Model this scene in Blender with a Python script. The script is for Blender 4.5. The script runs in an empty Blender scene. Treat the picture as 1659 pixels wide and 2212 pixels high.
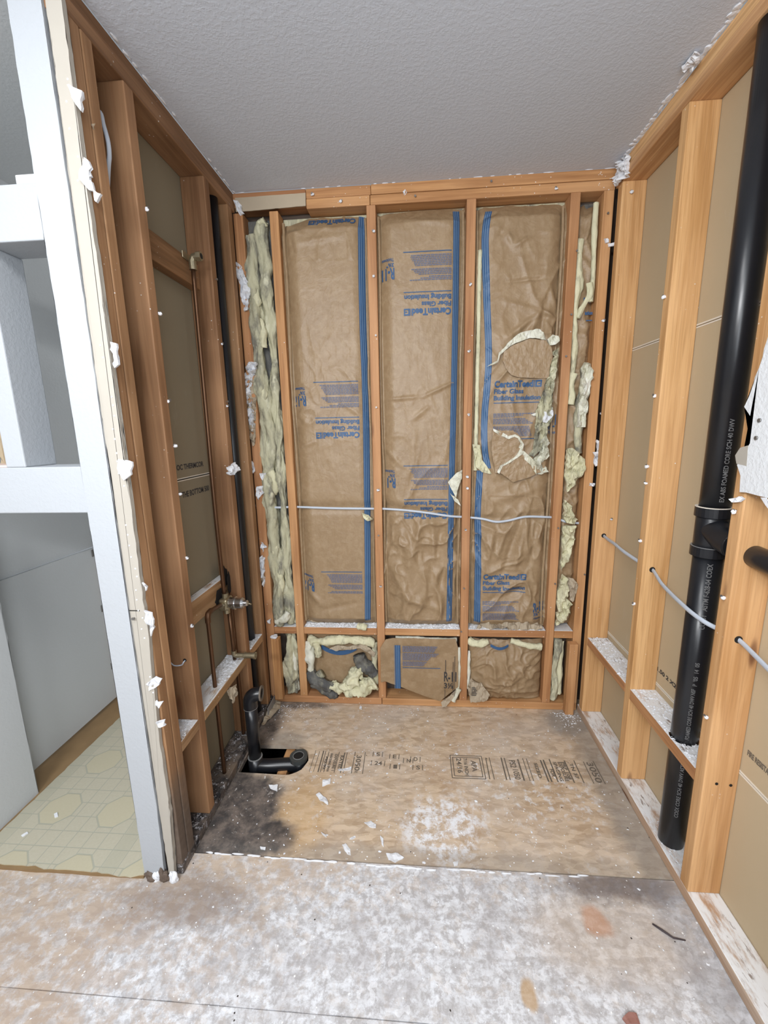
import bpy, bmesh, math, random
from mathutils import Vector, Matrix, noise
rnd = random.Random(7)
SC = bpy.context.scene
COL = SC.collection
# ------------------------------------------------------------ camera
cd = bpy.data.cameras.new('camera'); cam = bpy.data.objects.new('camera', cd); COL.objects.link(cam); SC.camera = cam
Rv, Uv, Fv = Vector((.99701,.07444,-.02056)), Vector((.00584,.19281,.98122)), Vector((-.07701,.97841,-.1918))
m = Matrix((Rv, Uv, -Fv)).transposed().to_4x4(); m.translation = Vector((.7482,-1.9223,1.3813)); cam.matrix_world = m
cd.sensor_fit = 'HORIZONTAL'; cd.sensor_width = 36; cd.lens = 36*912.48/1659; cd.clip_start = .02
# ------------------------------------------------------------ world, lights, exposure
wd = bpy.data.worlds.new('world'); SC.world = wd; wd.use_nodes = True
wd.node_tree.nodes['Background'].inputs[0].default_value = (.85,.92,1,1); wd.node_tree.nodes['Background'].inputs[1].default_value = .3
def area(name, loc, target, sx, sy, power, col):
    l = bpy.data.lights.new(name, 'AREA'); l.shape = 'RECTANGLE'; l.size = sx; l.size_y = sy; l.energy = power; l.color = col
    o = bpy.data.objects.new(name, l); COL.objects.link(o); o.location = loc
    o.rotation_euler = (Vector(target)-Vector(loc)).to_track_quat('-Z','Y').to_euler(); return o
area('vanity_light', (-.1,-2.88,2.02), (.75,-.2,1.1), .75, .14, 42, (.97,.985,1))
area('rear_fill', (1.0,-2.72,1.5), (.8,0,1.0), .9, .9, 22, (.88,.94,1))  # added soft fill from behind the camera
area('overhead_fill', (.35,-1.75,2.33), (.4,-1.6,0), .45, .45, 12, (.98,.99,1))  # added overhead fill for floor and wrinkle contrast, not a known fixture
area('closet_fill', (-.95,-1.9,2.05), (-.4,-.6,.4), .5, .3, 3.2, (.9,.96,1))  # added fill aimed into the closet from outside, no lamp there
SC.view_settings.view_transform = 'Standard'; SC.view_settings.look = 'None'; SC.view_settings.gamma = 1
SC.view_settings.use_curve_mapping = False; SC.view_settings.exposure = 0.14
W, H, ZT = 1.53, 2.356, 2.281
# ------------------------------------------------------------ node helper
class N:
    def __init__(s, name):
        s.m = bpy.data.materials.new(name); s.m.use_nodes = True; s.t = s.m.node_tree; s.b = s.t.nodes['Principled BSDF']
        s.P = s.n('ShaderNodeNewGeometry').outputs['Position']; s.O = s.n('ShaderNodeTexCoord').outputs['Object']
        s.R = s.n('ShaderNodeObjectInfo').outputs['Random']
    def n(s, t, **k):
        x = s.t.nodes.new(t)
        for a, b in k.items(): setattr(x, a, b)
        return x
    def set(s, sock, v):
        if isinstance(v, bpy.types.NodeSocket): s.t.links.new(v, sock)
        elif isinstance(v, tuple) and len(v) == 3 and sock.type == 'RGBA': sock.default_value = v+(1,)
        else: sock.default_value = v
    def noise(s, vec, scale=5, detail=3, rough=.5, dist=0, col=False):
        x = s.n('ShaderNodeTexNoise'); s.set(x.inputs['Vector'], vec)
        for k, v in (('Scale',scale),('Detail',detail),('Roughness',rough),('Distortion',dist)): x.inputs[k].default_value = v
        return x.outputs['Color' if col else 'Fac']
    def voro(s, vec, scale=5, out='Distance', feat='F1', rand=1):
        x = s.n('ShaderNodeTexVoronoi', feature=feat); s.set(x.inputs['Vector'], vec); x.inputs['Scale'].default_value = scale
        x.inputs['Randomness'].default_value = rand; return x.outputs[out]
    def map(s, vec, scale=(1,1,1), rot=(0,0,0), loc=(0,0,0)):
        x = s.n('ShaderNodeMapping'); s.set(x.inputs['Vector'], vec); x.inputs['Scale'].default_value = scale
        x.inputs['Rotation'].default_value = rot; s.set(x.inputs['Location'], loc); return x.outputs[0]
    def m_(s, op, a, b=0, c=0, clamp=False):
        x = s.n('ShaderNodeMath', operation=op, use_clamp=clamp)
        for i, v in enumerate((a, b, c)): s.set(x.inputs[i], v)
        return x.outputs[0]
    def v_(s, op, a, b=(0,0,0)):
        x = s.n('ShaderNodeVectorMath', operation=op); s.set(x.inputs[0], a); s.set(x.inputs[1], b)
        return x.outputs['Value' if op in ('LENGTH','DOT_PRODUCT') else 'Vector']
    def ramp(s, f, lo, hi, a=0., b=1.):
        x = s.n('ShaderNodeMapRange', interpolation_type='SMOOTHSTEP')
        for i, v in enumerate((f, lo, hi, a, b)): s.set(x.inputs[i], v)
        return x.outputs[0]
    def mix(s, f, a, b, mode='MIX'):
        x = s.n('ShaderNodeMix', data_type='RGBA', blend_type=mode); s.set(x.inputs[0], f); s.set(x.inputs[6], a); s.set(x.inputs[7], b); return x.outputs[2]
    def sep(s, v):
        x = s.n('ShaderNodeSeparateXYZ'); s.set(x.inputs[0], v); return x.outputs
    def bump(s, h, strength=.3, dist=.002, prev=None):
        x = s.n('ShaderNodeBump'); s.set(x.inputs['Height'], h); x.inputs['Strength'].default_value = strength; x.inputs['Distance'].default_value = dist
        if prev: s.set(x.inputs['Normal'], prev)
        return x.outputs[0]
    def blob(s, cx, cy, rx, ry, amp=.05, soft=.5, rot=0, vec=None, ns=9):
        p = vec or s.P
        nz = s.v_('SCALE', s.v_('SUBTRACT', s.noise(p, ns, 4, .6, col=True), (.5,.5,.5)))
        nz.node.inputs['Scale'].default_value = amp*2
        q = s.v_('ADD', p, nz)
        q = s.map(q, rot=(0,0,0), loc=(-cx,-cy,0)); q = s.map(q, rot=(0,0,rot)); q = s.v_('MULTIPLY', q, (1/rx,1/ry,0))
        return s.ramp(s.v_('LENGTH', q), 1+soft/2, 1-soft/2)
    def out(s, col=None, rough=.6, nrm=None, metal=0, spec=.4):
        if col is not None: s.set(s.b.inputs['Base Color'], col)
        s.set(s.b.inputs['Roughness'], rough); s.b.inputs['Metallic'].default_value = metal
        s.b.inputs['Specular IOR Level'].default_value = spec
        if nrm: s.set(s.b.inputs['Normal'], nrm)
        return s.m
def plain(name, c, rough=.6, metal=0, var=.12, bs=60, bstr=.15, spec=.4):
    n = N(name); f = n.noise(n.O, 12, 4); k = tuple(x*(1-var) for x in c)
    return n.out(n.mix(f, k, c), rough, n.bump(n.noise(n.O, bs, 3), bstr, .002), metal, spec)
def wood(name, axis, c0=(.34,.15,.062), c1=(.53,.27,.12), dust=0, wet=0):
    n = N(name); off = n.v_('SCALE', (3.1,7.7,5.3)); n.set(off.node.inputs['Scale'], n.m_('MULTIPLY', n.R, 9))
    v = n.v_('ADD', n.O, off)
    sc = [26,26,26]; sc[axis] = 1.1
    g = n.noise(n.map(v, tuple(sc)), 1.6, 5, .6, .6)
    sc2 = [150,150,150]; sc2[axis] = 4
    fine = n.noise(n.map(v, tuple(sc2)), 1.5, 3)
    sc3 = [9,9,9]; sc3[axis] = 2.2; sd = [26,26,26]; sd[axis] = 7
    kd = n.voro(n.map(v, tuple(sc3)), 1.0)
    col = n.mix(n.ramp(g, .3, .7), c1, c0)
    col = n.mix(n.m_('MULTIPLY', n.ramp(fine, .45, .75), .35), col, (.27,.12,.05))
    col = n.mix(n.ramp(kd, .12, .05), col, (.16,.06,.025))
    big = n.noise(v, 2.2, 2)
    col = n.mix(n.m_('MULTIPLY', n.ramp(big, .4, .7), .35), col, (.7,.4,.21))
    hs = n.n('ShaderNodeHueSaturation'); n.set(hs.inputs['Color'], col); n.set(hs.inputs['Value'], n.m_('MULTIPLY_ADD', n.R, .2, .88))
    n.set(hs.inputs['Hue'], n.m_('MULTIPLY_ADD', n.R, .008, .498)); col = hs.outputs[0]
    sp = n.voro(n.O, 55); spn = n.noise(n.O, 7, 2)
    col = n.mix(n.m_('MULTIPLY', n.ramp(sp, .13, .08), n.ramp(spn, .56, .66)), col, (.75,.72,.68))
    if dust:
        up = n.sep(n.n('ShaderNodeNewGeometry').outputs['Normal'])[2]
        d = n.m_('MULTIPLY', n.ramp(up, .5, .9), n.ramp(n.noise(n.map(n.P, tuple(sd)), 1, 6, .7), .6-dust*.4, .7-dust*.25))
        col = n.mix(d, col, (.78,.79,.8))
        col = n.mix(n.m_('MULTIPLY', d, n.ramp(n.noise(n.map(n.P, tuple(sd)), 2.6, 5, .7), .56, .68)), col, (.25,.2,.17))
    if wet:
        z = n.sep(n.P)[2]; w = n.m_('MULTIPLY', n.ramp(n.m_('ADD', z, n.m_('MULTIPLY', n.noise(n.P, 5, 4), .5)), wet+.45, wet+.05), .9)
        col = n.mix(w, col, n.mix(n.noise(n.P, 40, 5), (.05,.042,.038), (.17,.135,.11)))
    return n.out(col, .62, n.bump(g, .12, .002, n.bump(fine, .12, .001)), spec=.3)
WZ, WX, WY = wood('fir_upright',2), wood('fir_along_x',0), wood('fir_along_y',1)
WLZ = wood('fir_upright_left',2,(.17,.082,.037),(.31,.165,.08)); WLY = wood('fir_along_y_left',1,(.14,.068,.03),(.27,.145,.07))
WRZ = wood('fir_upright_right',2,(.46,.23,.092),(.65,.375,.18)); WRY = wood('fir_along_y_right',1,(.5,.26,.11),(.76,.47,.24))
WXD, WYD = wood('fir_dusty_x',0,dust=1), wood('fir_dusty_y',1,dust=1); WYP = wood('fir_plate_right',1,(.42,.3,.21),(.6,.47,.36),dust=.62)
def mouldy():
    n = N('mouldy_plate'); a = n.noise(n.P, 16, 6, .7); b = n.noise(n.P, 45, 6, .75)
    c = n.mix(n.ramp(a, .35, .65), (.02,.021,.025), (.17,.14,.12)); c = n.mix(n.ramp(b, .54, .64), c, (.5,.5,.53)); c = n.mix(n.ramp(n.noise(n.P, 7, 3), .5, .7), c, (.2,.15,.11))
    return n.out(c, .7, n.bump(b, .5, .003), spec=.3)
WYL = mouldy(); WWET = wood('fir_waterstained',2,(.24,.12,.055),(.38,.215,.11),wet=.3)
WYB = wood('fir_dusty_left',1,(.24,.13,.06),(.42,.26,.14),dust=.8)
def kraft():
    n = N('kraft_paper'); a = n.noise(n.P, 5, 5, .6); f = n.noise(n.map(n.P, (60,60,400)), 1, 3); mot = n.noise(n.P, 45, 5, .65)
    c = n.mix(a, (.25,.165,.088), (.36,.25,.145)); c = n.mix(n.m_('MULTIPLY', n.ramp(mot,.4,.7), .4), c, (.43,.32,.2)); c = n.mix(n.m_('MULTIPLY', f, .25), c, (.25,.16,.08))
    return n.out(c, .46, n.bump(mot, .25, .002, n.bump(n.noise(n.P, 16, 5, .6, .8), .4, .01, n.bump(n.noise(n.map(n.P,(40,40,4)), 1, 4, .6), .3, .006))), spec=.45)
KRAFT = kraft()
BLUE = plain('blue_ink', (.045,.115,.25), .5, var=.3); BLUELT = plain('pale_blue_line', (.2,.3,.42), .5); BLUEFINE = plain('faded_blue_ink', (.15,.17,.25), .6, var=.3)
def fibre(name, c0, c1, c2):
    n = N(name); a = n.noise(n.map(n.P, (14,14,5)), 1, 5, .65, .4); b = n.noise(n.map(n.P, (32,32,14)), 1, 4, .6)
    c = n.mix(n.ramp(a,.42,.66), c0, c1); c = n.mix(n.ramp(b,.52,.7), c, c2)
    st = n.noise(n.map(n.P, (240,240,60)), 1, 4, .7)
    return n.out(c, .95, n.bump(st, .7, .004, n.bump(b, .5, .01)), spec=.1)
FIB = fibre('glass_fibre_mottled', (.53,.505,.35), (.2,.19,.155), (.64,.62,.46)); FIBY = fibre('glass_fibre_yellow', (.7,.67,.47), (.6,.57,.38), (.46,.44,.31)); FIBG = fibre('glass_fibre_grey', (.1,.1,.1), (.17,.165,.15), (.22,.21,.17)); FIBW = fibre('glass_fibre_pale', (.72,.71,.6), (.6,.58,.45), (.8,.79,.72))
def painted(name, c, sc=75, st=.5):
    n = N(name); a = n.noise(n.P, sc, 3, .55); b = n.noise(n.P, 3, 3); g = n.ramp(a, .42, .62)
    return n.out(n.mix(b, tuple(x*.95 for x in c), c), .75, n.bump(g, st, .0025), spec=.25)
CEIL = painted('ceiling_orange_peel', (.6,.64,.71), 100, .14); WHITE = painted('white_wall_texture', (.43,.45,.475), 95, .12); REMN = painted('bright_wall_paint', (.74,.76,.78), 95, .2); CLOSET = painted('closet_wall_paint', (.6,.615,.62), 95, .08)
CREAM = plain('cream_drywall_face', (.44,.405,.35), .8, var=.1, bstr=.1); GYP = plain('white_gypsum', (.76,.77,.8), .9, var=.1, bs=90, bstr=.6); TAN = plain('tan_drywall_paper', (.45,.37,.27), .85, var=.15)
def drypaper(name, c, k):
    n = N(name); a = n.noise(n.P, 3, 4); st = n.noise(n.map(n.P, (8,3,1.2), (.25,0,0)), 2.2, 5, .7); 
    col = n.mix(a, tuple(x*.88 for x in c), c); col = n.mix(n.m_('MULTIPLY', n.ramp(st, .6, .78), k), col, (.62,.57,.5))
    z = n.sep(n.P)[2]
    return n.out(col, .7, n.bump(n.noise(n.P, 200, 2), .08, .001), spec=.3)
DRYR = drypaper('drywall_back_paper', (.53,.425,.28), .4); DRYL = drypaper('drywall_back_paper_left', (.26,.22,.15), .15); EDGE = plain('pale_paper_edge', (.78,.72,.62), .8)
BLACK = plain('black_pipe', (.012,.013,.016), .3, var=.2, bs=30, bstr=.1, spec=.5); PVCW = plain('white_pipe_print', (.15,.15,.15), .6); COPPER = plain('aged_copper', (.17,.09,.05), .38, .8, .4, 30, .1)
CHROME = plain('dull_chrome', (.6,.6,.6), .25, 1, .2, 40, .1); BRASS = plain('tarnished_brass', (.42,.36,.24), .4, .8, .4, 60, .3); STEEL = plain('nail_steel', (.25,.24,.23), .45, .7); CABLE = plain('white_cable', (.5,.55,.62), .45, var=.05, bstr=.05)
SOOT_SHADE = plain('soot_and_hole_shade', (.01,.008,.007), .9); INK = plain('black_ink', (.055,.05,.05), .8, var=.3); INKG = plain('grey_stamp_ink', (.17,.14,.11), .8, var=.3); DARKM = plain('galvanised_grey', (.35,.35,.35), .5, .3, .3)  # soot black for scorches, also shade painted into holes, bores and underfloor
VOIDM = plain('dark_sheathing', (.09,.065,.05), .9)
# ------------------------------------------------------------ floor materials
def osb(name, front):
    n = N(name); P = n.v_('ADD', n.P, n.v_('MULTIPLY', n.v_('SUBTRACT', n.noise(n.P, 7, 2, .5, col=True), (.5,.5,.5)), (.03,.03,0)))
    def flake(rot, s1, s2, sd):
        q = n.map(P, (s1,s2,1), (0,0,rot), (sd,sd,0)); q = n.v_('MULTIPLY', q, (1,1,0)); return n.sep(n.voro(q, 1, 'Color'))[0]
    f = n.m_('ADD', n.m_('MULTIPLY', flake(.25,24,60,1), .4), n.m_('ADD', n.m_('MULTIPLY', flake(-.9,24,62,4), .35), n.m_('MULTIPLY', flake(1.1,26,70,8), .25)))
    st = n.noise(n.map(P, (30,190,1), (0,0,.15)), 1, 3)
    c = n.mix(n.ramp(f,.15,.85), (.44,.32,.21), (.66,.52,.375)); c = n.mix(n.m_('MULTIPLY', n.ramp(st,.58,.75), .3), c, (.25,.16,.1))
    big = n.noise(P, 3, 4, .6)
    c = n.mix(n.m_('MULTIPLY', n.ramp(big,.45,.7), .35), c, (.5,.33,.2))
    c = n.mix(n.m_('MULTIPLY', n.blob(.32,-.62,.1,.17,.05,.7), .4), c, (.6,.37,.15))
    dn = n.noise(P, 26, 7, .72); dn2 = n.noise(P, 6, 5, .6)
    dust = n.m_('MULTIPLY', n.ramp(dn, .52, .66), n.ramp(dn2, .45, .62, .15, .7))
    if front:
        amt = n.m_('ADD', n.blob(.95,-1.2,.82,.42,.16,.7), n.m_('MULTIPLY', n.blob(.0,-1.12,.12,.12,.1,.9), .4), clamp=True)
        d2 = n.m_('MULTIPLY', amt, n.ramp(dn, .32, .52, .7, 1.))
        d3 = n.m_('ADD', d2, n.m_('MULTIPLY', n.ramp(dn, .44, .6), .6), clamp=True)
        hole = n.m_('MULTIPLY', n.blob(1.28,-.96,.2,.11,.08,.8), .55)
        d3 = n.m_('MULTIPLY', d3, n.m_('SUBTRACT', 1., hole))
        c = n.mix(.35, c, (.46,.42,.4)); c = n.mix(n.m_('MULTIPLY', n.blob(-.1,-1.15,.5,.25,.1,.9), .4), c, (.4,.31,.26))
        wc = n.mix(n.ramp(n.noise(P, 38, 7, .75), .38, .6), (.42,.41,.42), (.76,.78,.82)); wc = n.mix(n.m_('MULTIPLY', n.ramp(f, .75, .25), .4), wc, (.4,.38,.37)); wc = n.mix(n.m_('MULTIPLY', n.ramp(n.voro(n.v_('MULTIPLY', P, (1,1,0)), 75, 'Color'), .8, .85), .45), wc, (.86,.87,.9)); wc = n.mix(n.m_('MULTIPLY', n.ramp(n.noise(P, 8, 5, .65), .5, .68), .45), wc, (.36,.34,.35))
        c = n.mix(n.m_('MULTIPLY', d3, .93), c, wc)
        c = n.mix(n.m_('MULTIPLY', n.blob(.06,-.95,.2,.08,.07,1.), .55), c, (.2,.16,.14))
        c = n.mix(n.m_('MULTIPLY', n.blob(1.36,-.83,.17,.05,.06,.9), .75), c, (.13,.1,.09))
        c = n.mix(n.m_('MULTIPLY', n.blob(1.49,-.95,.06,.3,.05,.9), .35), c, (.26,.26,.28))
        c = n.mix(n.m_('MULTIPLY', n.blob(1.25,-.93,.04,.04,.03,.6), .6), c, (.5,.24,.12))
        c = n.mix(n.m_('MULTIPLY', n.blob(1.02,-1.1,.022,.035,.02,.6), .7), c, (.48,.3,.13))
    else:
        c = n.mix(n.m_('MULTIPLY', n.ramp(n.noise(P, 2.5, 6, .7), .4, .7), .35), c, (.62,.58,.55)); c = n.mix(n.m_('MULTIPLY', dust, .8), c, (.72,.71,.7))
        ft = n.m_('MULTIPLY', n.blob(.84,-.66,.13,.13,.1,.9), n.ramp(dn, .42, .6)); c = n.mix(ft, c, (.82,.83,.86))
        ft = n.m_('MULTIPLY', n.blob(1.2,-.5,.25,.12,.1,.9), n.ramp(dn, .5, .64)); c = n.mix(n.m_('MULTIPLY', ft, .7), c, (.75,.75,.76))
        mold = n.blob(.0,-.64,.235,.2,.05,.3); mold = n.m_('MAXIMUM', mold, n.blob(.13,-.73,.2,.085,.04,.35)); 
        mold = n.m_('MAXIMUM', mold, n.m_('MULTIPLY', n.blob(.02,-.3,.07,.35,.04,.8), .9)); mold = n.m_('MAXIMUM', mold, n.m_('MULTIPLY', n.blob(.14,-.02,.15,.03,.03,.9), .8))
        mc = n.mix(n.ramp(n.noise(P, 18, 6, .7), .35, .7), (.03,.032,.038), (.2,.165,.145))
        mc = n.mix(n.ramp(n.noise(P, 34, 5, .7, 1.), .62, .7), mc, (.5,.48,.46))
        c = n.mix(n.m_('MULTIPLY', mold, .93), c, mc)
        g = n.m_('MAXIMUM', n.m_('MULTIPLY', n.blob(1.48,-.08,.13,.11,.05,.9), .75), n.m_('MULTIPLY', n.blob(1.51,-.55,.085,.6,.05,.9), .6))
        g = n.m_('MAXIMUM', g, n.m_('MULTIPLY', n.blob(.85,-.79,.7,.045,.03,.9), .4)); g = n.m_('MAXIMUM', g, n.m_('MULTIPLY', n.blob(.16,-.28,.08,.07,.04,.9), .5))
        c = n.mix(g, c, n.mix(n.noise(P, 30, 4), (.14,.13,.12), (.33,.31,.28)))
    sp = n.voro(n.v_('MULTIPLY', P, (1,1,0)), 42); amt = n.noise(P, 5, 3)
    c = n.mix(n.m_('MULTIPLY', n.ramp(sp, .12, .07), n.ramp(amt, .46, .56)), c, (.88,.88,.88))
    sp = n.voro(n.v_('MULTIPLY', P, (1,1,0)), 17); c = n.mix(n.ramp(sp, .045, .03), c, (.05,.04,.035))
    return n.out(c, .7, n.bump(f, .35, .002, n.bump(dn, .5, .002)), spec=.25)
OSB, OSBF = osb('osb_alcove', False), osb('osb_front', True)
def vinyl():
    n = N('vinyl_pattern'); P = n.v_('MULTIPLY', n.P, (1,1,0))
    q = n.map(P, (1,1,1), (0,0,.0), (.021,.105,0)); X = n.sep(q)
    def line(v, per, w):
        t = n.m_('ABSOLUTE', n.m_('SUBTRACT', n.m_('FRACT', n.m_('DIVIDE', v, per)), .5)); return n.ramp(t, w/per, w/per*.4)
    per = .228
    fx = n.m_('SUBTRACT', n.m_('FRACT', n.m_('DIVIDE', X[0], per)), .5); fy = n.m_('SUBTRACT', n.m_('FRACT', n.m_('DIVIDE', X[1], per)), .5)
    ax, ay = n.m_('ABSOLUTE', fx), n.m_('ABSOLUTE', fy)
    oc = n.m_('MAXIMUM', n.m_('MAXIMUM', ax, ay), n.m_('MULTIPLY', n.m_('ADD', ax, ay), .72))
    inside = n.ramp(oc, .285, .275); ring = n.m_('MULTIPLY', n.ramp(oc, .30, .292), n.ramp(oc, .268, .276))
    l = n.m_('MAXIMUM', line(X[0], per/4, .0022), line(X[1], per/4, .0022)); l = n.m_('MULTIPLY', l, n.m_('SUBTRACT', 1., inside))
    l = n.m_('MAXIMUM', l, ring)
    bar = n.m_('MULTIPLY', n.ramp(n.m_('ABSOLUTE', n.m_('SUBTRACT', n.m_('MODULO', n.m_('ADD', n.m_('DIVIDE', X[0], per), 20.), 2.), 1.)), .12, .1), n.m_('SUBTRACT', 1., inside))
    c = n.mix(n.noise(P, 120, 3), (.47,.43,.32), (.54,.505,.4)); c = n.mix(n.m_('MULTIPLY', inside, .45), c, (.55,.49,.32))
    c = n.mix(n.m_('MULTIPLY', bar, .4), c, (.4,.39,.3)); c = n.mix(n.m_('MULTIPLY', l, .6), c, (.33,.34,.28))
    return n.out(c, .32, n.bump(n.m_('SUBTRACT', 1., l), .3, .001), spec=.5)
VINYL = vinyl(); SUBF = plain('bare_subfloor', (.33,.21,.1), .7, var=.4, bs=40, bstr=.3)
# ------------------------------------------------------------ object helpers
def tag(o, label=None, cat=None, group=None, kind=None):
    for k, v in (('label',label),('category',cat),('group',group),('kind',kind)):
        if v: o[k] = v
    return o
WP = {}
def wpos(o): return WP.get(o.name, Vector((0,0,0)))
def obj(name, V, F, m, parent=None, smooth=False, **t):
    V = [Vector(v) for v in V]
    lo = Vector([min(v[i] for v in V) for i in range(3)]); hi = Vector([max(v[i] for v in V) for i in range(3)])
    c = Vector(((lo.x+hi.x)/2, (lo.y+hi.y)/2, lo.z))
    me = bpy.data.meshes.new(name); me.from_pydata([v-c for v in V], [], F); me.update()
    if smooth: me.polygons.foreach_set('use_smooth', [True]*len(me.polygons))
    me.materials.append(m); o = bpy.data.objects.new(name, me); COL.objects.link(o); WP[o.name] = c
    if parent: o.parent = parent; o.location = c-wpos(parent)
    else: o.location = c
    return tag(o, **t)
def empty(name, loc, **t):
    o = bpy.data.objects.new(name, None); COL.objects.link(o); o.location = loc; o.empty_display_size = .05; WP[o.name] = Vector(loc); return tag(o, **t)
def boxg(a, b, bev=.0025):
    bm = bmesh.new(); bmesh.ops.create_cube(bm, size=1)
    for v in bm.verts: v.co = Vector([(a[i]+b[i])/2+v.co[i]*(b[i]-a[i]) for i in range(3)])
    if bev: bmesh.ops.bevel(bm, geom=bm.edges[:], offset=bev, segments=2, profile=.5, affect='EDGES', clamp_overlap=True)
    bm.verts.index_update(); V = [v.co.copy() for v in bm.verts]; F = [[v.index for v in f.verts] for f in bm.faces]; bm.free(); return V, F
def box(name, a, b, m, parent=None, bev=.0025, **t):
    V, F = boxg(a, b, bev); return obj(name, V, F, m, parent, **t)
def join(*vf):
    V, F = [], []
    for v, f in vf:
        o = len(V); V += list(v); F += [[i+o for i in q] for q in f]
    return V, F
def tubeg(pts, r, n=14, r2=None, amp=0, ns=20, closed_cap=True, up=None, seed=0, nz=1.):
    pts = [Vector(p) for p in pts]; V, F = [], []
    rs = r if isinstance(r, (list, tuple)) else [r]*len(pts)
    t0 = (pts[1]-pts[0]).normalized(); u = Vector(up) if up else (Vector((1,0,0)) if abs(t0.x) < .8 else Vector((0,0,1)))
    for i, p in enumerate(pts):
        t = (pts[min(i+1,len(pts)-1)]-pts[max(i-1,0)]).normalized(); u = (u-t*u.dot(t)).normalized(); w = t.cross(u)
        for k in range(n):
            a = 2*math.pi*k/n; R1 = rs[i]; R2 = (r2/r*R1 if r2 and not isinstance(r,(list,tuple)) else (r2 or R1))
            d = u*math.cos(a)*R1+w*math.sin(a)*R2; q = p+d
            if amp: q = p+d*(1+amp*2*noise.fractal(Vector((q.x*ns,q.y*ns,q.z*ns*nz))+Vector((seed,seed*2,0)), .9, 2.1, 4)/1.2)
            V.append(q)
    for i in range(len(pts)-1):
        for k in range(n): F.append([i*n+k, i*n+(k+1)%n, (i+1)*n+(k+1)%n, (i+1)*n+k])
    if closed_cap: F.append(list(range(n))[::-1]); F.append([(len(pts)-1)*n+k for k in range(n)])
    return V, F
def spline(P, k=6):
    P = [Vector(p) for p in P]; out = []
    for i in range(len(P)-1):
        a, b, c, d = P[max(i-1,0)], P[i], P[i+1], P[min(i+2,len(P)-1)]
        for j in range(k):
            t = j/k; out.append(.5*((2*b)+(c-a)*t+(2*a-5*b+4*c-d)*t*t+(3*b-a-3*c+d)*t**3))
    return out+[P[-1]]
def tube(name, pts, r, m, parent=None, n=14, sm=True, t=None, **k):
    V, F = tubeg(pts, r, n, **k); o = obj(name, V, F, m, parent, smooth=False)
    for p in o.data.polygons: p.use_smooth = len(p.vertices) == 4
    return tag(o, **(t or {}))
def pipe_ring(c, ax, ro, ri, h, n=28):   # hollow collar
    ax = Vector(ax).normalized(); u = ax.orthogonal().normalized(); w = ax.cross(u); c = Vector(c); V, F = [], []
    for (r, z) in ((ro,0),(ro,h),(ri,h),(ri,0)):
        for k in range(n):
            a = 2*math.pi*k/n; V.append(c+ax*z+u*math.cos(a)*r+w*math.sin(a)*r)
    for j in range(4):
        for k in range(n): F.append([j*n+k, j*n+(k+1)%n, ((j+1)%4)*n+(k+1)%n, ((j+1)%4)*n+k])
    return V, F
def sheetg(pts, nrm, th=.003, jag=.0, seg=.012, bump=.0, ns=30, seed=0, curl=0):
    """thin ragged sheet from a 3D outline: resampled edge, subdivided, displaced along nrm, given thickness"""
    pts = [Vector(p) for p in pts]; nrm = Vector(nrm).normalized(); out = []
    for i, p in enumerate(pts):
        q = pts[(i+1)%len(pts)]; k = max(1, int((q-p).length/seg))
        for j in range(k):
            r = p.lerp(q, j/k); d = noise.noise_vector(r*70+Vector((seed,3,seed)))*jag; out.append(r+d-nrm*d.dot(nrm))
    bm = bmesh.new(); bm.faces.new([bm.verts.new(p) for p in out]); bmesh.ops.triangulate(bm, faces=bm.faces[:], ngon_method='BEAUTY')
    for _ in range(4):
        e = [e for e in bm.edges if e.calc_length() > seg*1.8]
        if not e: break
        bmesh.ops.subdivide_edges(bm, edges=e, cuts=1); bmesh.ops.triangulate(bm, faces=bm.faces[:])
    bm.normal_update(); bm.verts.index_update(); V = []
    if sum((f.normal.dot(nrm) for f in bm.faces)) < 0: bmesh.ops.reverse_faces(bm, faces=bm.faces[:])
    cc = sum(out, Vector())/len(out); mr = max((p-cc).length for p in out)
    for v in bm.verts:
        b = v.is_boundary; h = bump*noise.fractal(v.co*ns+Vector((seed,0,seed)), .9, 2, 3)+curl*((v.co-cc).length/mr)**3*(.6+noise.noise(v.co*25))
        V.append(v.co+nrm*(h+th/2))
    nv = len(V); F = [[v.index for v in f.verts] for f in bm.faces]; B = [(e.verts[0].index, e.verts[1].index) for e in bm.edges if e.is_boundary]
    bm.free(); V += [v-nrm*th for v in V]; F += [[i+nv for i in f[::-1]] for f in F]; F += [[a, b, b+nv, a+nv] for a, b in B]
    return V, F
def sheet(name, pts, nrm, m, parent=None, t=None, **k):
    V, F = sheetg(pts, nrm, **k); return obj(name, V, F, m, parent, smooth=False, **(t or {}))
def blobg(c, r, amp=.35, ns=14, sub=4, seed=0):
    bm = bmesh.new(); bmesh.ops.create_icosphere(bm, subdivisions=sub, radius=1)
    c, r = Vector(c), Vector(r); V = []
    bm.verts.index_update()
    for v in bm.verts:
        p = Vector((v.co.x*r.x, v.co.y*r.y, v.co.z*r.z)); k = 1+amp*noise.fractal(p*ns+Vector((seed,seed,0)), .8, 2.1, 5)+amp*.6*noise.noise(p*ns*.6+Vector((0,seed,0)))
        V.append(c+p*k)
    F = [[v.index for v in f.verts] for f in bm.faces]; bm.free(); return V, F
def textg(s, size, bold=.0):
    cu = bpy.data.curves.new('t', 'FONT'); cu.body = s; cu.size = size; cu.offset = bold; cu.resolution_u = 3
    o = bpy.data.objects.new('t', cu); COL.objects.link(o); dg = bpy.context.evaluated_depsgraph_get(); me = bpy.data.meshes.new_from_object(o.evaluated_get(dg))
    V = [(v.co.x, v.co.y) for v in me.vertices]; F = [list(p.vertices) for p in me.polygons]
    bpy.data.objects.remove(o); bpy.data.curves.remove(cu); bpy.data.meshes.remove(me); return V, F
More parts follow.
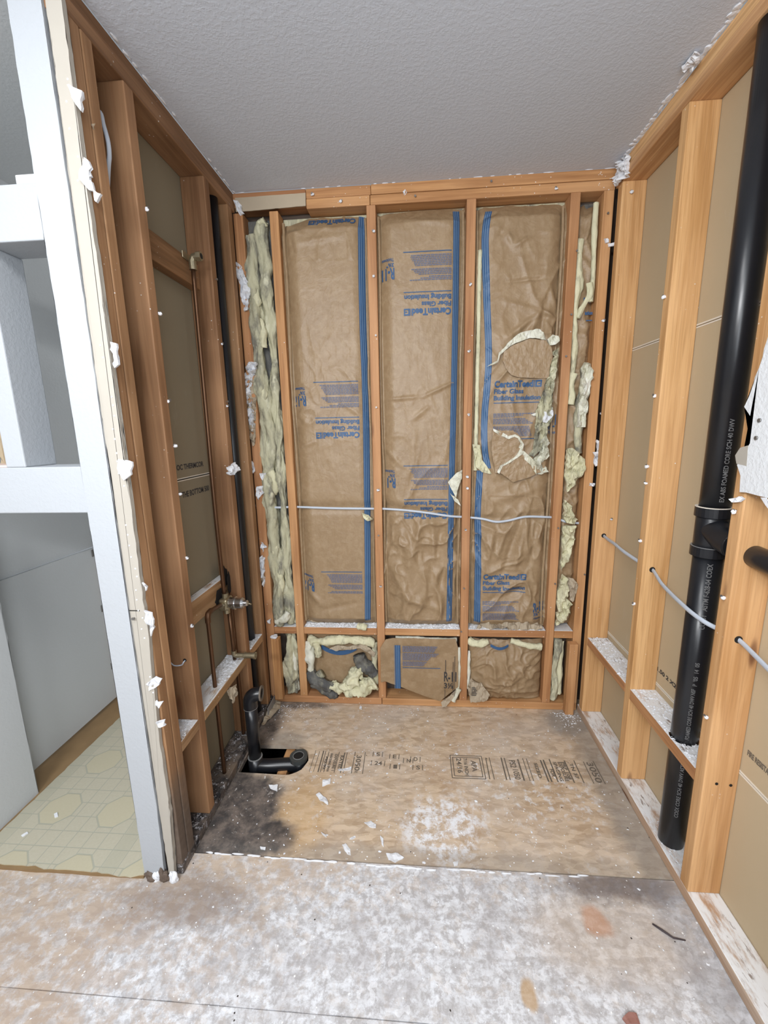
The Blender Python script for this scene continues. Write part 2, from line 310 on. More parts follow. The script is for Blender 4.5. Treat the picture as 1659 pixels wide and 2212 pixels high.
def textfit(s, x, y, w, cap, bold=0):   # lower-left x,y ; width w ; cap height
    V, F = textg(s, 1, bold/cap*.7)
    x0, x1 = min(v[0] for v in V), max(v[0] for v in V); k = w/(x1-x0); c = cap/.69
    return [(x+(v[0]-x0)*k, y+v[1]*c) for v in V], F
def rect2(x0, y0, x1, y1, s=.01):
    n = max(1, int((x1-x0)/s)); m_ = max(1, int((y1-y0)/s)); V = [(x0+(x1-x0)*i/n, y0+(y1-y0)*j/m_) for j in range(m_+1) for i in range(n+1)]
    return V, [[j*(n+1)+i, j*(n+1)+i+1, (j+1)*(n+1)+i+1, (j+1)*(n+1)+i] for j in range(m_) for i in range(n)]
def nail(par, x, y, z, ax, k=0):
    d = Vector(ax); p = Vector((x,y,z)); g = tubeg([p-d*.004, p+d*.007], .0016, 8); h = tubeg([p+d*.007, p+d*.0085], .0042, 10)
    o = obj('nail', *join(g, h), STEEL, par)
    if k: obj('plaster_bit', *blobg(p+d*.004+Vector((rnd.uniform(-.003,.003),rnd.uniform(-.003,0),-.003)), (.0045+.003*rnd.random(),.004,.005), .6, 120, 2, rnd.random()*50), GYP, o)
# ------------------------------------------------------------ floor
def holed_panel(name, x0, y0, x1, y1, hole, z0, z1, m, parent=None, **t):
    bm = bmesh.new(); E_ = []
    for loop in ([(x0,y0),(x1,y0),(x1,y1),(x0,y1)], hole):
        vs = [bm.verts.new((x,y,z1)) for x, y in loop]; E_ += [bm.edges.new((vs[i], vs[(i+1)%len(vs)])) for i in range(len(vs))]
    bmesh.ops.triangle_fill(bm, edges=E_, use_beauty=True); bm.normal_update(); bm.verts.index_update()
    bm.faces.ensure_lookup_table()
    if bm.faces[0].normal.z < 0: bmesh.ops.reverse_faces(bm, faces=bm.faces[:])
    V = [v.co.copy() for v in bm.verts]; F = [[v.index for v in f.verts] for f in bm.faces]; n = len(V); B = [(e.verts[0].index, e.verts[1].index) for e in E_]
    V += [Vector((v.x,v.y,z0)) for v in V]; F += [[i+n for i in f[::-1]] for f in F]+[[a,b,b+n,a+n] for a, b in B]; bm.free()
    return obj(name, V, F, m, parent, **t)
hole = [(.006,-.462),(.2,-.466)]+[(.2+.079*math.sin(a)+.002*math.sin(9*a), -.385-.081*math.cos(a)) for a in [math.pi*i/14 for i in range(1,14)]]+[(.2,-.303),(.1,-.305),(.006,-.308)]
floor = holed_panel('floor', -.1, -.799, 1.64, .1, hole, -.018, 0, OSB, kind='structure')
fp = sheetg([(-1.62,-1.1695,-.009),(1.64,-1.1695,-.009),(1.64,-.803,-.009),(-1.62,-.803,-.009)], (0,0,1), th=.018, jag=.002, seg=.06)
obj('panel', *fp, OSBF, floor); box('panel', (-1.62,-3.0,-.018), (1.64,-1.1705,0), OSBF, floor, .002)
box('joist', (.155,-.8,-.22), (.195,.0,-.03), WY, floor); box('crawlspace_ground', (-.3,-.9,-.4), (.6,.1,-.38), SOOT_SHADE, floor)
for a, b in (((-.3,-.9,-.4),(-.28,.1,-.02)), ((.58,-.9,-.4),(.6,.1,-.02)), ((-.3,.08,-.4),(.6,.1,-.02)), ((-.3,-.9,-.4),(.6,-.88,-.02))): box('cavity_side', a, b, SOOT_SHADE, floor)
# plaster ridge along the panel joint
rg = []
for i in range(38):
    x = .05+i*.0335+rnd.uniform(-.012,.012)
    if rnd.random() < .8: rg.append(blobg((x,-.8+rnd.uniform(-.004,.004)-.01*math.sin(x*2),.001), (rnd.uniform(.012,.03), rnd.uniform(.002,.0045), .0025), .5, 60, 2, i))
obj('plaster_ridge', *join(*rg), GYP, floor, smooth=True, label='thin white plaster line along the floor panel joint', kind='stuff')
# printed grade stamp on the alcove panel
def fmap(V): return [(x,y,.0008) for x, y in V]
st = []
def fl(pts, w=.003):
    for (ax,ay),(bx,by) in zip(pts, pts[1:]):
        d = Vector((bx-ax,by-ay)).normalized()*w/2; nx, ny = -d.y, d.x
        st.append(([(ax+nx,ay+ny),(ax-nx,ay-ny),(bx-nx,by-ny),(bx+nx,by+ny)], [[0,1,2,3]]))
for x, w in ((.335,.005),(.345,.003),(.36,.003),(.405,.003),(.43,.005),(.44,.003),(.475,.003),(.519,.003),(.30,.002),(.318,.002),(1.035,.004),(1.05,.003),(1.1,.005),(1.113,.004),(1.168,.006),(1.19,.003),(1.205,.003),(1.262,.006),(1.274,.006),(1.3,.005),(1.36,.005),(1.40,.004),(1.437,.003),(1.478,.004)): fl([(x,-.33+rnd.uniform(-.004,.004)),(x+rnd.uniform(-.002,.002),-.445)], w)
for a, b in ((.885,1.018),(.895,1.008)): fl([(a,-.325-(a-.885)),(b,-.325-(a-.885)),(b,-.445+(a-.885)),(a,-.445+(a-.885)),(a,-.325-(a-.885))], .0035)
def rtext(s, cx, cy, L, cap, dirn=1):   # text running toward the camera
    V, F = textfit(s, 0, 0, L, cap, .0006)
    st.append(([(cx+y*dirn, cy-x*dirn) for x, y in V], F))
for s_, x, y, L, c in (('3050',.485,-.345,.085,.02),('X',.487,-.43,.012,.012),('PS2-92',.352,-.36,.07,.008),('SHEATHING SPAN',.37,-.34,.1,.009),('EXPOSURE 1',.39,-.345,.09,.011),('RATED',.415,-.35,.08,.012),('24/16',.91,-.34,.08,.02),('7/16 INCH',.94,-.34,.09,.014),('APA',.97,-.35,.06,.02),('PS2',1.13,-.34,.04,.024),('1050',1.135,-.39,.05,.022),('SIZED',1.23,-.35,.08,.012),('FOR',1.285,-.38,.04,.013),('SPACING',1.31,-.34,.1,.013),('EXPOSURE',1.33,-.34,.1,.014),('PRP 108',1.345,-.34,.09,.012),('TN 37',1.375,-.345,.08,.013),('3050',1.448,-.335,.105,.024)): rtext(s_, x, y, L, c)
for s_, x, y in (('S',.568,-.345),('24',.565,-.395),('E',.64,-.355),('1',.645,-.41),('D',.73,-.365),('S',.74,-.41),('N',.70,-.375)):
    V, F = textfit(s_, x, y, .016*len(s_), .02, .0006); st.append((V, F)); fl([(x-.014,y-.004),(x-.013,y+.024)], .003); fl([(x+.016*len(s_)+.01,y-.004),(x+.016*len(s_)+.011,y+.024)], .003)
V, F = join(*st); o = obj('grade_stamp', fmap(V), F, INKG, floor, label='faded black grade stamps printed across the floor board')
# vinyl and underlay in the closet
un = sheetg([(-1.6,-.892,.004),(-.12,-.895,.004),(-.115,-.5,.004),(-.115,.05,.004),(-.86,.05,.004),(-.86,-.6,.004),(-1.6,-.7,.004)], (0,0,1), th=.008, jag=.004, seg=.03)
obj('underlay', *un, SUBF, floor)
vy = sheetg([(-.73,-.886,.0095),(-.605,-.884,.0095),(-.5,-.883,.0095),(-.46,-.889,.0095),(-.3,-.889,.0095),(-.16,-.898,.0095),(-.112,-.888,.0095),(-.117,-.8,.0095),(-.117,.04,.0095),(-.72,.04,.0095)], (0,0,1), th=.003, jag=.004, seg=.02)
tag(obj('vinyl_sheet', *vy, VINYL, floor), 'yellowed vinyl flooring printed with octagons and small squares')
# ------------------------------------------------------------ ceiling and outer room
ceil = box('ceiling', (-.004,-.9,H), (W,.0,H+.012), CEIL, None, 0, kind='structure')
box('panel', (-1.62,-3.0,H), (1.64,-.9,H+.012), CEIL, ceil, 0); box('panel', (-1.62,-.9,H), (-.089,.05,H+.012), CLOSET, ceil, 0)
ROOM = painted('room_paint', (.6,.61,.62), 80, .3)
box('wall_room_rear', (-1.62,-3.02,0), (1.64,-3.0,H), ROOM, None, 0, kind='structure'); box('wall_room_left', (-1.64,-3.02,0), (-1.62,.1,H), ROOM, None, 0, kind='structure')
# ------------------------------------------------------------ back wall framing
wb = box('wall_back', (-.09,.0905,0), (1.62,.1,H), VOIDM, None, 0, kind='structure')
S = [.1435,.5500,.9560,1.3615]
def lum(name, a, b, m, par, **t): return box(name, a, b, m, par, .003, **t)
studs = []
for i, x in enumerate(S): studs.append(lum('stud', (x,0,.038), (x+.038,.089,ZT), WZ, wb))
studs.append(lum('stud', (-.012,.0,.038), (.03,.089,ZT), WZ, wb)); studs.append(lum('stud', (1.488,0,.038), (1.527,.089,ZT), WZ, wb))
lum('bottom_plate', (-.012,0,.0005), (.565,.089,.0375), WX, wb); lum('bottom_plate', (.567,0,.0005), (1.527,.089,.0375), WX, wb)
lum('top_plate', (.302,0,ZT), (.5655,.089,2.3175), WX, wb); lum('top_plate', (.567,.001,ZT), (1.529,.089,2.3175), WX, wb); lum('top_plate', (.302,.002,2.3185), (.57,.089,H-.0005), WX, wb); lum('top_plate', (.571,-.001,2.3185), (1.529,.089,H-.0005), WX, wb); lum('top_plate', (-.012,.002,ZT+.02), (.301,.089,H-.0005), WX, wb)
for a, b, mm in ((.182,.549,WXD),(.5885,.9555,WXD),(.9945,1.361,WXD),(1.400,1.4875,WXD),(.0305,.143,WXD)): lum('blocking', (a,.0005,.384), (b,.089,.422), mm, wb)
lum('trimmer', (.022,-.036,.0385), (.062,.0,.372), WZ, wb, label='short trimmer stud nailed at the lower left corner'); lum('trimmer', (1.462,-.037,.0005), (1.502,-.0005,.372), WZ, wb, label='short trimmer stud at the lower right corner')
sheet('board_scrap', [(.004,-.001,2.284),(.301,-.001,2.291),(.302,-.001,2.338),(.004,-.001,2.336)], (0,-1,0), TAN, wb, th=.004, jag=.001, t=dict(label='flat tan board nailed over the left end of the top plate'))
# ------------------------------------------------------------ right wall framing
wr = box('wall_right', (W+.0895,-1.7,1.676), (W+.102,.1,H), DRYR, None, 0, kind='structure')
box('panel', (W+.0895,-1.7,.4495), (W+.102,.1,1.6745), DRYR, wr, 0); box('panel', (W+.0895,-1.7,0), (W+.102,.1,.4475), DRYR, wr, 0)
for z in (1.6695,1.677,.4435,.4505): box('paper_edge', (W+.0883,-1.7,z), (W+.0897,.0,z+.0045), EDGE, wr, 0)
RS = [-.0592,-.4557,-.8642,-1.2706]; rst = []
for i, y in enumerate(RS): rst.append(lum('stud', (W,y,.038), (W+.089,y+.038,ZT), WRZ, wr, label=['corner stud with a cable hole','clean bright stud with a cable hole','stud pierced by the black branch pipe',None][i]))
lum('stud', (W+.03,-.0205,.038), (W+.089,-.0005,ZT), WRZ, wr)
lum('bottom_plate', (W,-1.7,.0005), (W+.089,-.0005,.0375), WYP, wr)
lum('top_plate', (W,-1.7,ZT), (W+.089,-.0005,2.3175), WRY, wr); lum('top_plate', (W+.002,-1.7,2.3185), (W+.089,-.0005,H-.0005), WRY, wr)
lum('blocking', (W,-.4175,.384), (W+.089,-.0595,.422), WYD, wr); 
hb = [(W,-.826),(W+.089,-.826),(W+.089,-.456),(W,-.456)]
def hole_block(name, x0,y0,x1,y1,cx,cy,r,z0,z1,m,par,**t):
    return holed_panel(name, x0,y0,x1,y1,[(cx+r*math.cos(2*math.pi*i/20), cy+r*math.sin(2*math.pi*i/20)) for i in range(20)], z0,z1,m,par,**t)
PX_, PY_ = 1.573, -.702
hole_block('blocking', W,-.826,W+.089,-.456,PX_,PY_,.0395,.384,.422,WYD,wr,label='dusty blocking split where the black pipe passes through')
# torn drywall left on the right wall
dr = sheetg([(1.5235,-.842,1.28),(1.5235,-.858,1.255),(1.5235,-.862,1.218),(1.5235,-1.3,1.215),(1.5235,-1.7,1.218),(1.5235,-1.7,2.1),(1.5235,-1.0,1.9),(1.5235,-.94,1.72),(1.5235,-.895,1.62),(1.5235,-.868,1.50),(1.5235,-.852,1.44),(1.5235,-.842,1.415),(1.5235,-.868,1.39),(1.5235,-.872,1.33)], (-1,0,0), th=.0127, jag=.004, seg=.02)
dw = obj('drywall_remnant', *dr, REMN, wr, label='jagged white drywall remnant at the right with two screws')
for y, z in ((-.893,1.384),(-.891,1.345)): tube('screw', [(1.5175,y,z),(1.514,y,z)], .0045, STEEL, dw, 12)
sheet('torn_paper', [(1.518,-0.869,1.327),(1.518,-0.845,1.321),(1.518,-0.833,1.302),(1.518,-0.841,1.283),(1.518,-0.873,1.28)], (-1,0,0), CREAM, dw, th=.002, jag=.001, seg=.01)
sheet('paper_strip', [(1.515,-.93,1.215),(1.515,-.945,1.216),(1.52,-1.05,1.1),(1.53,-1.045,1.1)], (-1,0,.2), GYP, dw, th=.002, jag=.002, seg=.02)
# ------------------------------------------------------------ left wall framing
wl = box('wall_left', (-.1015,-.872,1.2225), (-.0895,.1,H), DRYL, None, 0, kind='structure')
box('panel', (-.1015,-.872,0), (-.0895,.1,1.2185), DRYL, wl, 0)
for z in (1.2145,1.223): box('paper_edge', (-.0897,-.87,z), (-.0885,.0,z+.003), EDGE, wl, 0)
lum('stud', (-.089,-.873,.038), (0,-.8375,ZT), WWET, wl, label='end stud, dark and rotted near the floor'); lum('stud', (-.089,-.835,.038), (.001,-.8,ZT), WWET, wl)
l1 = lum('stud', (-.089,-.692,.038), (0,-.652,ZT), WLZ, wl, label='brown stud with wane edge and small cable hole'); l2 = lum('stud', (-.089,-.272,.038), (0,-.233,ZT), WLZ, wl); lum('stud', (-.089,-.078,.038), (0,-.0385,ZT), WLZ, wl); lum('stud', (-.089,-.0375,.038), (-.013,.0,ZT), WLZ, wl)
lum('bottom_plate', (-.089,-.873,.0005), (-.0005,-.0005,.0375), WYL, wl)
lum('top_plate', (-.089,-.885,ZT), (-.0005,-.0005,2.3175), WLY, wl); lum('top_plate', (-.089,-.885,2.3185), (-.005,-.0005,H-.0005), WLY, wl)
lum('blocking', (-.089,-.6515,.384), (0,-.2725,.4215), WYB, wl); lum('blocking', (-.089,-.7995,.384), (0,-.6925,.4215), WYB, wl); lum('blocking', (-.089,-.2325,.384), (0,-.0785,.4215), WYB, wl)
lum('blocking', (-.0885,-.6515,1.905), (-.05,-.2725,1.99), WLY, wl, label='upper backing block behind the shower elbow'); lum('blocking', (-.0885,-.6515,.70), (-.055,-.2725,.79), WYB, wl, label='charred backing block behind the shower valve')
for i, (yy, zz, ry, rz) in enumerate(((-.30,.79,.035,.05),(-.345,.72,.05,.035),(-.275,.76,.02,.05))):
    obj('scorch_mark', *blobg((-.054 if i<2 else -.045,yy,zz), (.0035,ry,rz), .3, 40, 3, i), SOOT_SHADE, wl, smooth=True, label='black torch scorch')
# black ink marks on drywall backs
def wtext(s, xw, y0, z0, w, cap, par, sgn=1, m=INK):
    V, F = textfit(s, 0, 0, w, cap, .0008); obj('ink_mark', [(xw, y0+sgn*x, z0+y) for x, y in V], F, m, par)
wtext('OC THERMCOR', -.0886, -.5, 1.255, .19, .018, wl); wtext('THE BOTTOM 500', -.0886, -.485, 1.155, .2, .02, wl)
wtext('1.50 2 X2', W+.0887, -.452, .50, .115, .014, wr, -1); wtext('FIRE RESISTANT', W+.0887, -.878, .515, .085, .015, wr, -1, INKG)
# white painted end of the partition
pe = sheet('wall_partition', [(-.1155,-.8865,.012),(-.05,-.8865,.006),(-.043,-.8865,.3),(-.041,-.8865,1.2),(-.038,-.8865,H-.001),(-.1155,-.8865,H-.001)], (0,-1,0), WHITE, th=.012, jag=.0016, seg=.025, t=dict(kind='structure'))
box('side_board', (-.115,-.88,0), (-.102,.03,H), CLOSET, pe, 0)
crm = sheet('drywall_strip', [(-.039,-.882,.02),(-.02,-.882,.015),(-.006,-.882,.25),(-.008,-.882,.5),(.002,-.882,.8),(.003,-.882,1.3),(.003,-.882,1.8),(.003,-.882,H-.001),(-.03,-.882,H-.001),(-.04,-.882,1.5)], (0,-1,0), CREAM, pe, th=.013, jag=.004, seg=.022, t=dict(label='unpainted cream drywall band with ragged torn edge'))
dots = []
for z in [1.95+i*.05 for i in range(5)]+[1.6,1.57]+[1.48-i*.028 for i in range(9)]+[1.15-i*.03 for i in range(12)]+[.7,.66]:
    dots.append(blobg((-.016+rnd.choice((0,.008))+rnd.uniform(-.002,.002),-.8885,z+rnd.uniform(-.006,.006)), (.0024,.0015,.0026), .1, 40, 2, 1))
obj('plaster_dots', *join(*dots), GYP, crm, smooth=True, kind='stuff')
tears = [[(-0.01,-0.892,2.136),(0.005,-0.892,2.129),(0.025,-0.892,2.119),(0.027,-0.892,2.108),(0.016,-0.892,2.083),(0.009,-0.892,2.094),(0.003,-0.892,2.114)],
 [(0.008,-0.892,1.994),(0.022,-0.892,1.982),(0.018,-0.892,1.969),(0.022,-0.892,1.956),(0.009,-0.892,1.953),(0.024,-0.892,1.943),(0.023,-0.892,1.926),(0.004,-0.892,1.932),(-0.006,-0.892,1.951),(-0.005,-0.892,1.97)],
 [(0.031,-0.9,1.92),(0.048,-0.9,1.912),(0.033,-0.9,1.897),(0.02,-0.9,1.906)],
 [(-0.014,-0.892,1.321),(0.023,-0.892,1.313),(0.023,-0.892,1.281),(-0.003,-0.892,1.265),(-0.012,-0.892,1.289)],
 [(-0.022,-0.892,0.685),(0.01,-0.892,0.711),(0.024,-0.892,0.701),(0.017,-0.892,0.68),(-0.017,-0.892,0.662)],
 [(-0.005,-0.892,0.566),(0.018,-0.892,0.571),(0.02,-0.892,0.555),(-0.004,-0.892,0.546)],
 [(0.002,-0.892,0.635),(0.021,-0.892,0.631),(0.013,-0.892,0.614),(-0.002,-0.892,0.62)],
 [(0.013,-0.892,0.992),(0.023,-0.892,0.988),(0.023,-0.892,0.97),(0.012,-0.892,0.97)],
 [(0.009,-0.892,0.911),(0.03,-0.892,0.884),(0.016,-0.892,0.832),(0.011,-0.892,0.86),(0.005,-0.892,0.883)],
 [(0.015,-0.892,1.602),(0.027,-0.892,1.599),(0.023,-0.892,1.551),(0.013,-0.892,1.542),(0.01,-0.892,1.558)]]
for i, p in enumerate(tears): sheet('torn_plaster', p, (0,-1,0), GYP, crm, th=.006, jag=.003, seg=.008, bump=.012, ns=60, seed=i)
for i, (x, z, sx) in enumerate(((-.1,.012,.02),(-.075,.01,.012),(-.045,.015,.018),(-.02,.012,.012),(-.055,.03,.01))): obj('crumbled_plaster', *blobg((x,-.893,z), (sx,.01,.018), .6, 50, 3, i), GYP if i%2 else WWET, pe)
box('crack', (-.046,-.8892,.905), (-.012,-.888,.9075), SOOT_SHADE, crm, 0); nail(crm, -.03, -.888, .885, (0,-1,0))
# ------------------------------------------------------------ closet beside the partition
wc = box('wall_closet_front', (-1.62,-.885,1.18), (-.1155,-.785,1.303), WHITE, None, .003, kind='structure')
box('header', (-1.62,-.885,1.836), (-.1155,-.785,1.956), WHITE, wc, .003); box('mullion', (-.329,-.885,1.303), (-.274,-.785,1.836), WHITE, wc, .003)
box('sill_strip', (-.46,-.88,1.303), (-.33,-.8,1.309), plain('pink_sill', (.7,.55,.5)), wc, .001)
box('corner_block', (-.21,-.84,1.956), (-.12,-.80,2.0), CLOSET, wc, .003); 
box('wall_closet_left', (-.86,-.56,.847), (-.84,.05,H), CLOSET, None, 0, kind='structure'); 
box('wall_closet_rear', (-.86,.05,0), (-.09,.07,H), CLOSET, None, 0, kind='structure')
jn = sheet('wall_closet_near', [(-.745,-.613,.004),(-.745,-.614,.4),(-.745,-.609,.7),(-.745,-.613,1.2),(-.745,-.611,H),(-.745,-.885,H),(-.745,-.885,.004)], (1,0,0), CLOSET, th=.013, jag=.002, seg=.03, t=dict(kind='structure'))
box('backing', (-.86,-.62,0), (-.752,-.60,H), CLOSET, jn, 0)
ap = sheet('access_panel', [(-.838,-.56,.03),(-.838,-.56,.846),(-.838,-.028,.84),(-.838,-.032,.5),(-.838,-.026,.03)], (1,0,0), CLOSET, th=.012, jag=.0012, seg=.05, t=dict(label='white panel hanging on the closet side wall above bare subfloor', cat='panel'))
for z, y in ((.80,-.055),(.51,-.05),(.19,-.045)): box('clip', (-.833,y,z), (-.828,y+.022,z+.035), STEEL, ap, .002)
box('paper_edge', (-.842,-.026,.03), (-.83,-.014,.845), EDGE, ap, .001)
lum('trim_1', (-.85,-.013,.008), (-.81,.03,.86), WZ, None, kind='structure')
# scraps and frayed paper at the ceiling edges
fr = []
for i in range(46):
    y = -.02-i*.02; fr.append(blobg((1.5255+rnd.uniform(-.006,.004),y,H-.0012), (rnd.uniform(.004,.011),rnd.uniform(.008,.02),.0022), .6, 70, 2, i))
for i in range(34):
    if rnd.random() < .55: continue
    y = -.01-i*.026; fr.append(blobg((.001+rnd.uniform(-.003,.003),y,H-.001), (.004,rnd.uniform(.008,.02),.002), .6, 70, 2, i))
for i in range(40):
    if rnd.random() < .6: continue
    x = .02+i*.038+rnd.uniform(-.01,.01); fr.append(blobg((x,-.001,H-.001), (rnd.uniform(.004,.02),.002,.0015), .6, 70, 2, i))
obj('frayed_edge', *join(*fr), GYP, ceil, kind='stuff')
# ------------------------------------------------------------ nails popping out of the studs
for x in [(0.576,0,2.013),(0.578,0,1.778),(0.573,0,1.478),(0.575,0,1.111),(0.569,0,0.894),(0.575,0,0.643),(0.576,0,2.183)]: nail(studs[1], x[0], 0, x[2], (0,-1,0), rnd.random()<.6)
for x in [(0.976,0,1.965),(0.977,0,1.702),(0.979,0,1.439),(0.976,0,1.168),(0.975,0,1.116),(0.972,0,0.922),(0.97,0,0.635),(0.96,-0,0.414)]: nail(studs[2], x[0], 0, x[2], (0,-1,0), rnd.random()<.6)
for x in [(1.395,0,2.068),(1.388,0,1.83),(1.377,0,1.667),(1.387,0,0.927),(1.388,0,0.661)]: nail(studs[3], x[0], 0, x[2], (0,-1,0), 0)
for x in [(1.505,0,2.197),(1.521,0,1.804),(1.538,0,1.432),(1.518,0,0.707)]: nail(studs[5], x[0], 0, x[2], (0,-1,0), rnd.random()<.5)
for x in [(0,-0.641,2.001),(0,-0.635,1.728),(0,-0.645,1.482),(0,-0.624,1.348),(0,-0.647,1.197),(0,-0.654,0.988),(0,-0.673,0.759)]: nail(l1, 0, min(-.655,max(-.69,x[1])), x[2], (1,0,0), 1)
for x in [(0,-0.228,1.947),(0,-0.263,1.72),(0,-0.293,1.502),(0,-0.264,1.488)]: nail(l2, 0, -.25, x[2], (1,0,0), rnd.random()<.6)
for x in [(1.53,-0.426,1.774),(1.53,-0.427,1.474),(1.53,-0.427,1.244),(1.53,-0.426,1.186),(1.53,-0.414,0.985),(1.53,-0.418,0.749)]: nail(rst[1], W, -.43, x[2], (-1,0,0), 1)
for x in [(1.561,-0.059,2.242),(1.59,-0.059,0.982)]: nail(rst[0], x[0], -.0592, x[2], (0,-1,0), 1)
for x in [(1.53,-0.841,0.946),(1.53,-0.842,0.603),(1.53,-0.858,1.169)]: nail(rst[2], W, -.845, x[2], (-1,0,0), 1)
for x in [(1.564,-0.864,0.409),(1.601,-0.864,0.406)]: tube('nail_hole', [(x[0],-.8648,x[2]),(x[0],-.8655,x[2])], .0042, SOOT_SHADE, rst[2], 10)
for x, z in ((.33,2.333),(.45,2.30),(.75,2.30),(1.05,2.335),(1.3,2.298)): nail(wb, x, .0, z, (0,-1,0), rnd.random()<.5)
# ------------------------------------------------------------ kraft-faced batts
CZ = lambda x: 1.026-.05*max(0,min(1,(x-.6)/.4))-.012*math.sin((x-.9)*9)*(x>.9)   # cable height along the wall
def seg_d(x, z, s):
    ax, az, bx, bz = s[:4]; dx, dz = bx-ax, bz-az; L = dx*dx+dz*dz; t = max(0, min(1, ((x-ax)*dx+(z-az)*dz)/L)); return math.hypot(x-ax-dx*t, z-az-dz*t), t
def surf(b, x, z):
    u = (x-b['x0'])/(b['x1']-b['x0']); v = (z-b['z0'])/(b['z1']-b['z0'])
    e = min(u, 1-u); e = max(0, e); p = min(1, e/.2); prof = math.sin(p*math.pi/2)**.8
    if e < .035: prof = .6*(1-e/.035)+prof
    te = min(1, (1-v)/.035)*min(1, v/.03+.3); y = .066-(.056*prof)*te
    y += .012*math.exp(-((z-CZ(x))/.022)**2)*b.get('cable',1)
    wr_ = b['wr'](u, v)
    if wr_ > 0:
        P = Vector((x*b.get('fx',8)+b['x0']*9, 0, z*b.get('fz',5)))
        P += noise.noise_vector(P*.8)*.7
        r = 1-abs(noise.noise(P)*2); r2 = 1-abs(noise.noise(P*2.3+Vector((5,5,5)))*2)
        y += -.013*wr_*((r**3 if r>0 else 0)+.45*(r2**3 if r2 > 0 else 0)-.4)
    y += .003*noise.noise(Vector((x*6,3,z*2.5)))
    for c in b['cr']:
        d, t = seg_d(x, z, c)
        if d < c[5]*3: y -= c[4]*math.exp(-(d/c[5])**2)*math.sin(math.pi*min(1,max(0.06,t*.9+.08)))
    return y
def facing(b, name, label, nx=74, par=None):
    nz = int((b['z1']-b['z0'])/.0045); V = []; F = []
    for j in range(nz+1):
        z = b['z0']+(b['z1']-b['z0'])*j/nz
        for i in range(nx+1):
            x = b['x0']+(b['x1']-b['x0'])*i/nx; zz = z+(b.get('top',lambda x:0)(x))*max(0,(j/nz-.93)/.07); V.append((x, surf(b,x,z), zz))
    for j in range(nz):
        for i in range(nx): a = j*(nx+1)+i; F.append([a, a+1, a+nx+2, a+nx+1])
    root = empty(name, ((b['x0']+b['x1'])/2, .06, b['z0']), label=label, cat='insulation', group='kraft-faced insulation batts between the back wall studs')
    o = obj('kraft_facing', V, F, KRAFT, root, smooth=True)
    box('fibre_core', (b['x0']+.001,.062,b['z0']+.001), (b['x1']-.001,.0895,b['z1']-.002), FIB, root, .004)
    return root
def onto(b, VF, flip, x0, z0, off=.0024):
    V, F = VF; out = []
    for u, v in V:
        x, z = (x0-u, z0-v) if flip else (x0+u, z0+v); out.append((x, surf(b, x, z)-off, z))
    return out, F
def label_print(b, par, flip, x0, z0, parts='abcdr', zmin=-9, zmax=9, sheary=0):
    big, fine = [], []
    if 'a' in parts:
        big += [textfit('CertainTeed', 0, 0, .166, .025, .0016), rect2(.1685,-.002,.1715,.026,.006), rect2(.174,-.002,.2,.004,.006), rect2(.174,.019,.2,.026,.006), rect2(.174,.004,.181,.019,.006), rect2(.186,.009,.2,.014,.006), rect2(.195,.004,.2,.019,.006)]
        big += [textfit('Fiber Glass', 0, -.027, .125, .018, .0009), textfit('Building Insulation', 0, -.054, .198, .018, .001), rect2(0,-.068,.2,-.0645)]
    if 'd' in parts: big += [rect2(0,-.223,.2,-.2195)]
    if 'r' in parts: big += [textfit('R-11', .238, -.163, .055, .042, .002), textfit('3½"', .24, -.183, .032, .014, .0008), textfit('Thickness', .24, -.202, .052, .012, .0004)]
    rr = random.Random(int(x0*1000+z0*77))
    def para(v0, rows, w0, w1, h=.0042, gap=.0064):
        for k in range(rows):
            v = v0-k*gap; L = w0+(w1-w0)*k/max(1,rows-1)+rr.uniform(-.004,.004); u = 0
            while u < L:
                w = rr.uniform(.006,.016); fine.append(rect2(u, v, min(u+w,L), v+h, .008)); u += w+.0022
    if 'b' in parts: para(-.115, 3, .172, .09)
    if 'c' in parts: para(-.137, 4, .14, .168); para(-.171, 7, .152, .17)
    if 'm' in parts: para(-.116, 2, .17, .15)
    def keep(VF):
        V, F = VF; z = z0-V[0][1] if flip else z0+V[0][1]; return zmin < z < zmax
    big = [q for q in big if keep(q)]; fine = [q for q in fine if keep(q)]
    if big: obj('blue_lettering', *onto(b, join(*big), flip, x0, z0), BLUE, par)
    if fine: obj('fine_print', *onto(b, join(*fine), flip, x0, z0), BLUEFINE, par)
def stripe(b, par, pts, w=.027):
    V, F, V2, F2 = [], [], [], []; pts = spline([(x,0,z) for x, z in pts], 40); nz = len(pts)
    def ribbon(u0, u1, off, V, F):
        base = len(V); n = 4
        for j, p in enumerate(pts):
            for i in range(n+1): x = p.x+u0+(u1-u0)*i/n; V.append((x, surf(b,x,p.z)-off, p.z))
        for j in range(nz-1):
            for i in range(n): a = base+j*(n+1)+i; F.append([a, a+1, a+n+2, a+n+1])
    ribbon(-w/2, w/2, .0012, V, F); obj('blue_stripe', V, F, BLUE, par)
    for c in (-.36, -.08, .22): ribbon(w*c, w*c+.0018, .0019, V2, F2)
    obj('stripe_line', V2, F2, BLUELT, par)
def side_strip(b, par, u, w, m, z0=None, z1=None):   # folded flap of paper beside the stud
    z0, z1 = z0 or b['z0']+.02, z1 or b['z1']-.03; n = 60; V = []
    for j in range(n+1):
        z = z0+(z1-z0)*j/n; xx = u+.003*math.sin(z*7)+.002*noise.noise(Vector((z*9,u*30,0)))
        for q, yy in ((-w/2,.034),(-w*.2,.024),(w*.2,.026),(w/2,.04)): V.append((xx+q, yy+.004*noise.noise(Vector((z*14,q*99,u))), z))
    F = [[j*4+i, j*4+i+1, j*4+i+5, j*4+i+4] for j in range(n) for i in range(3)]; obj('paper_flap', V, F, m, par, smooth=True)
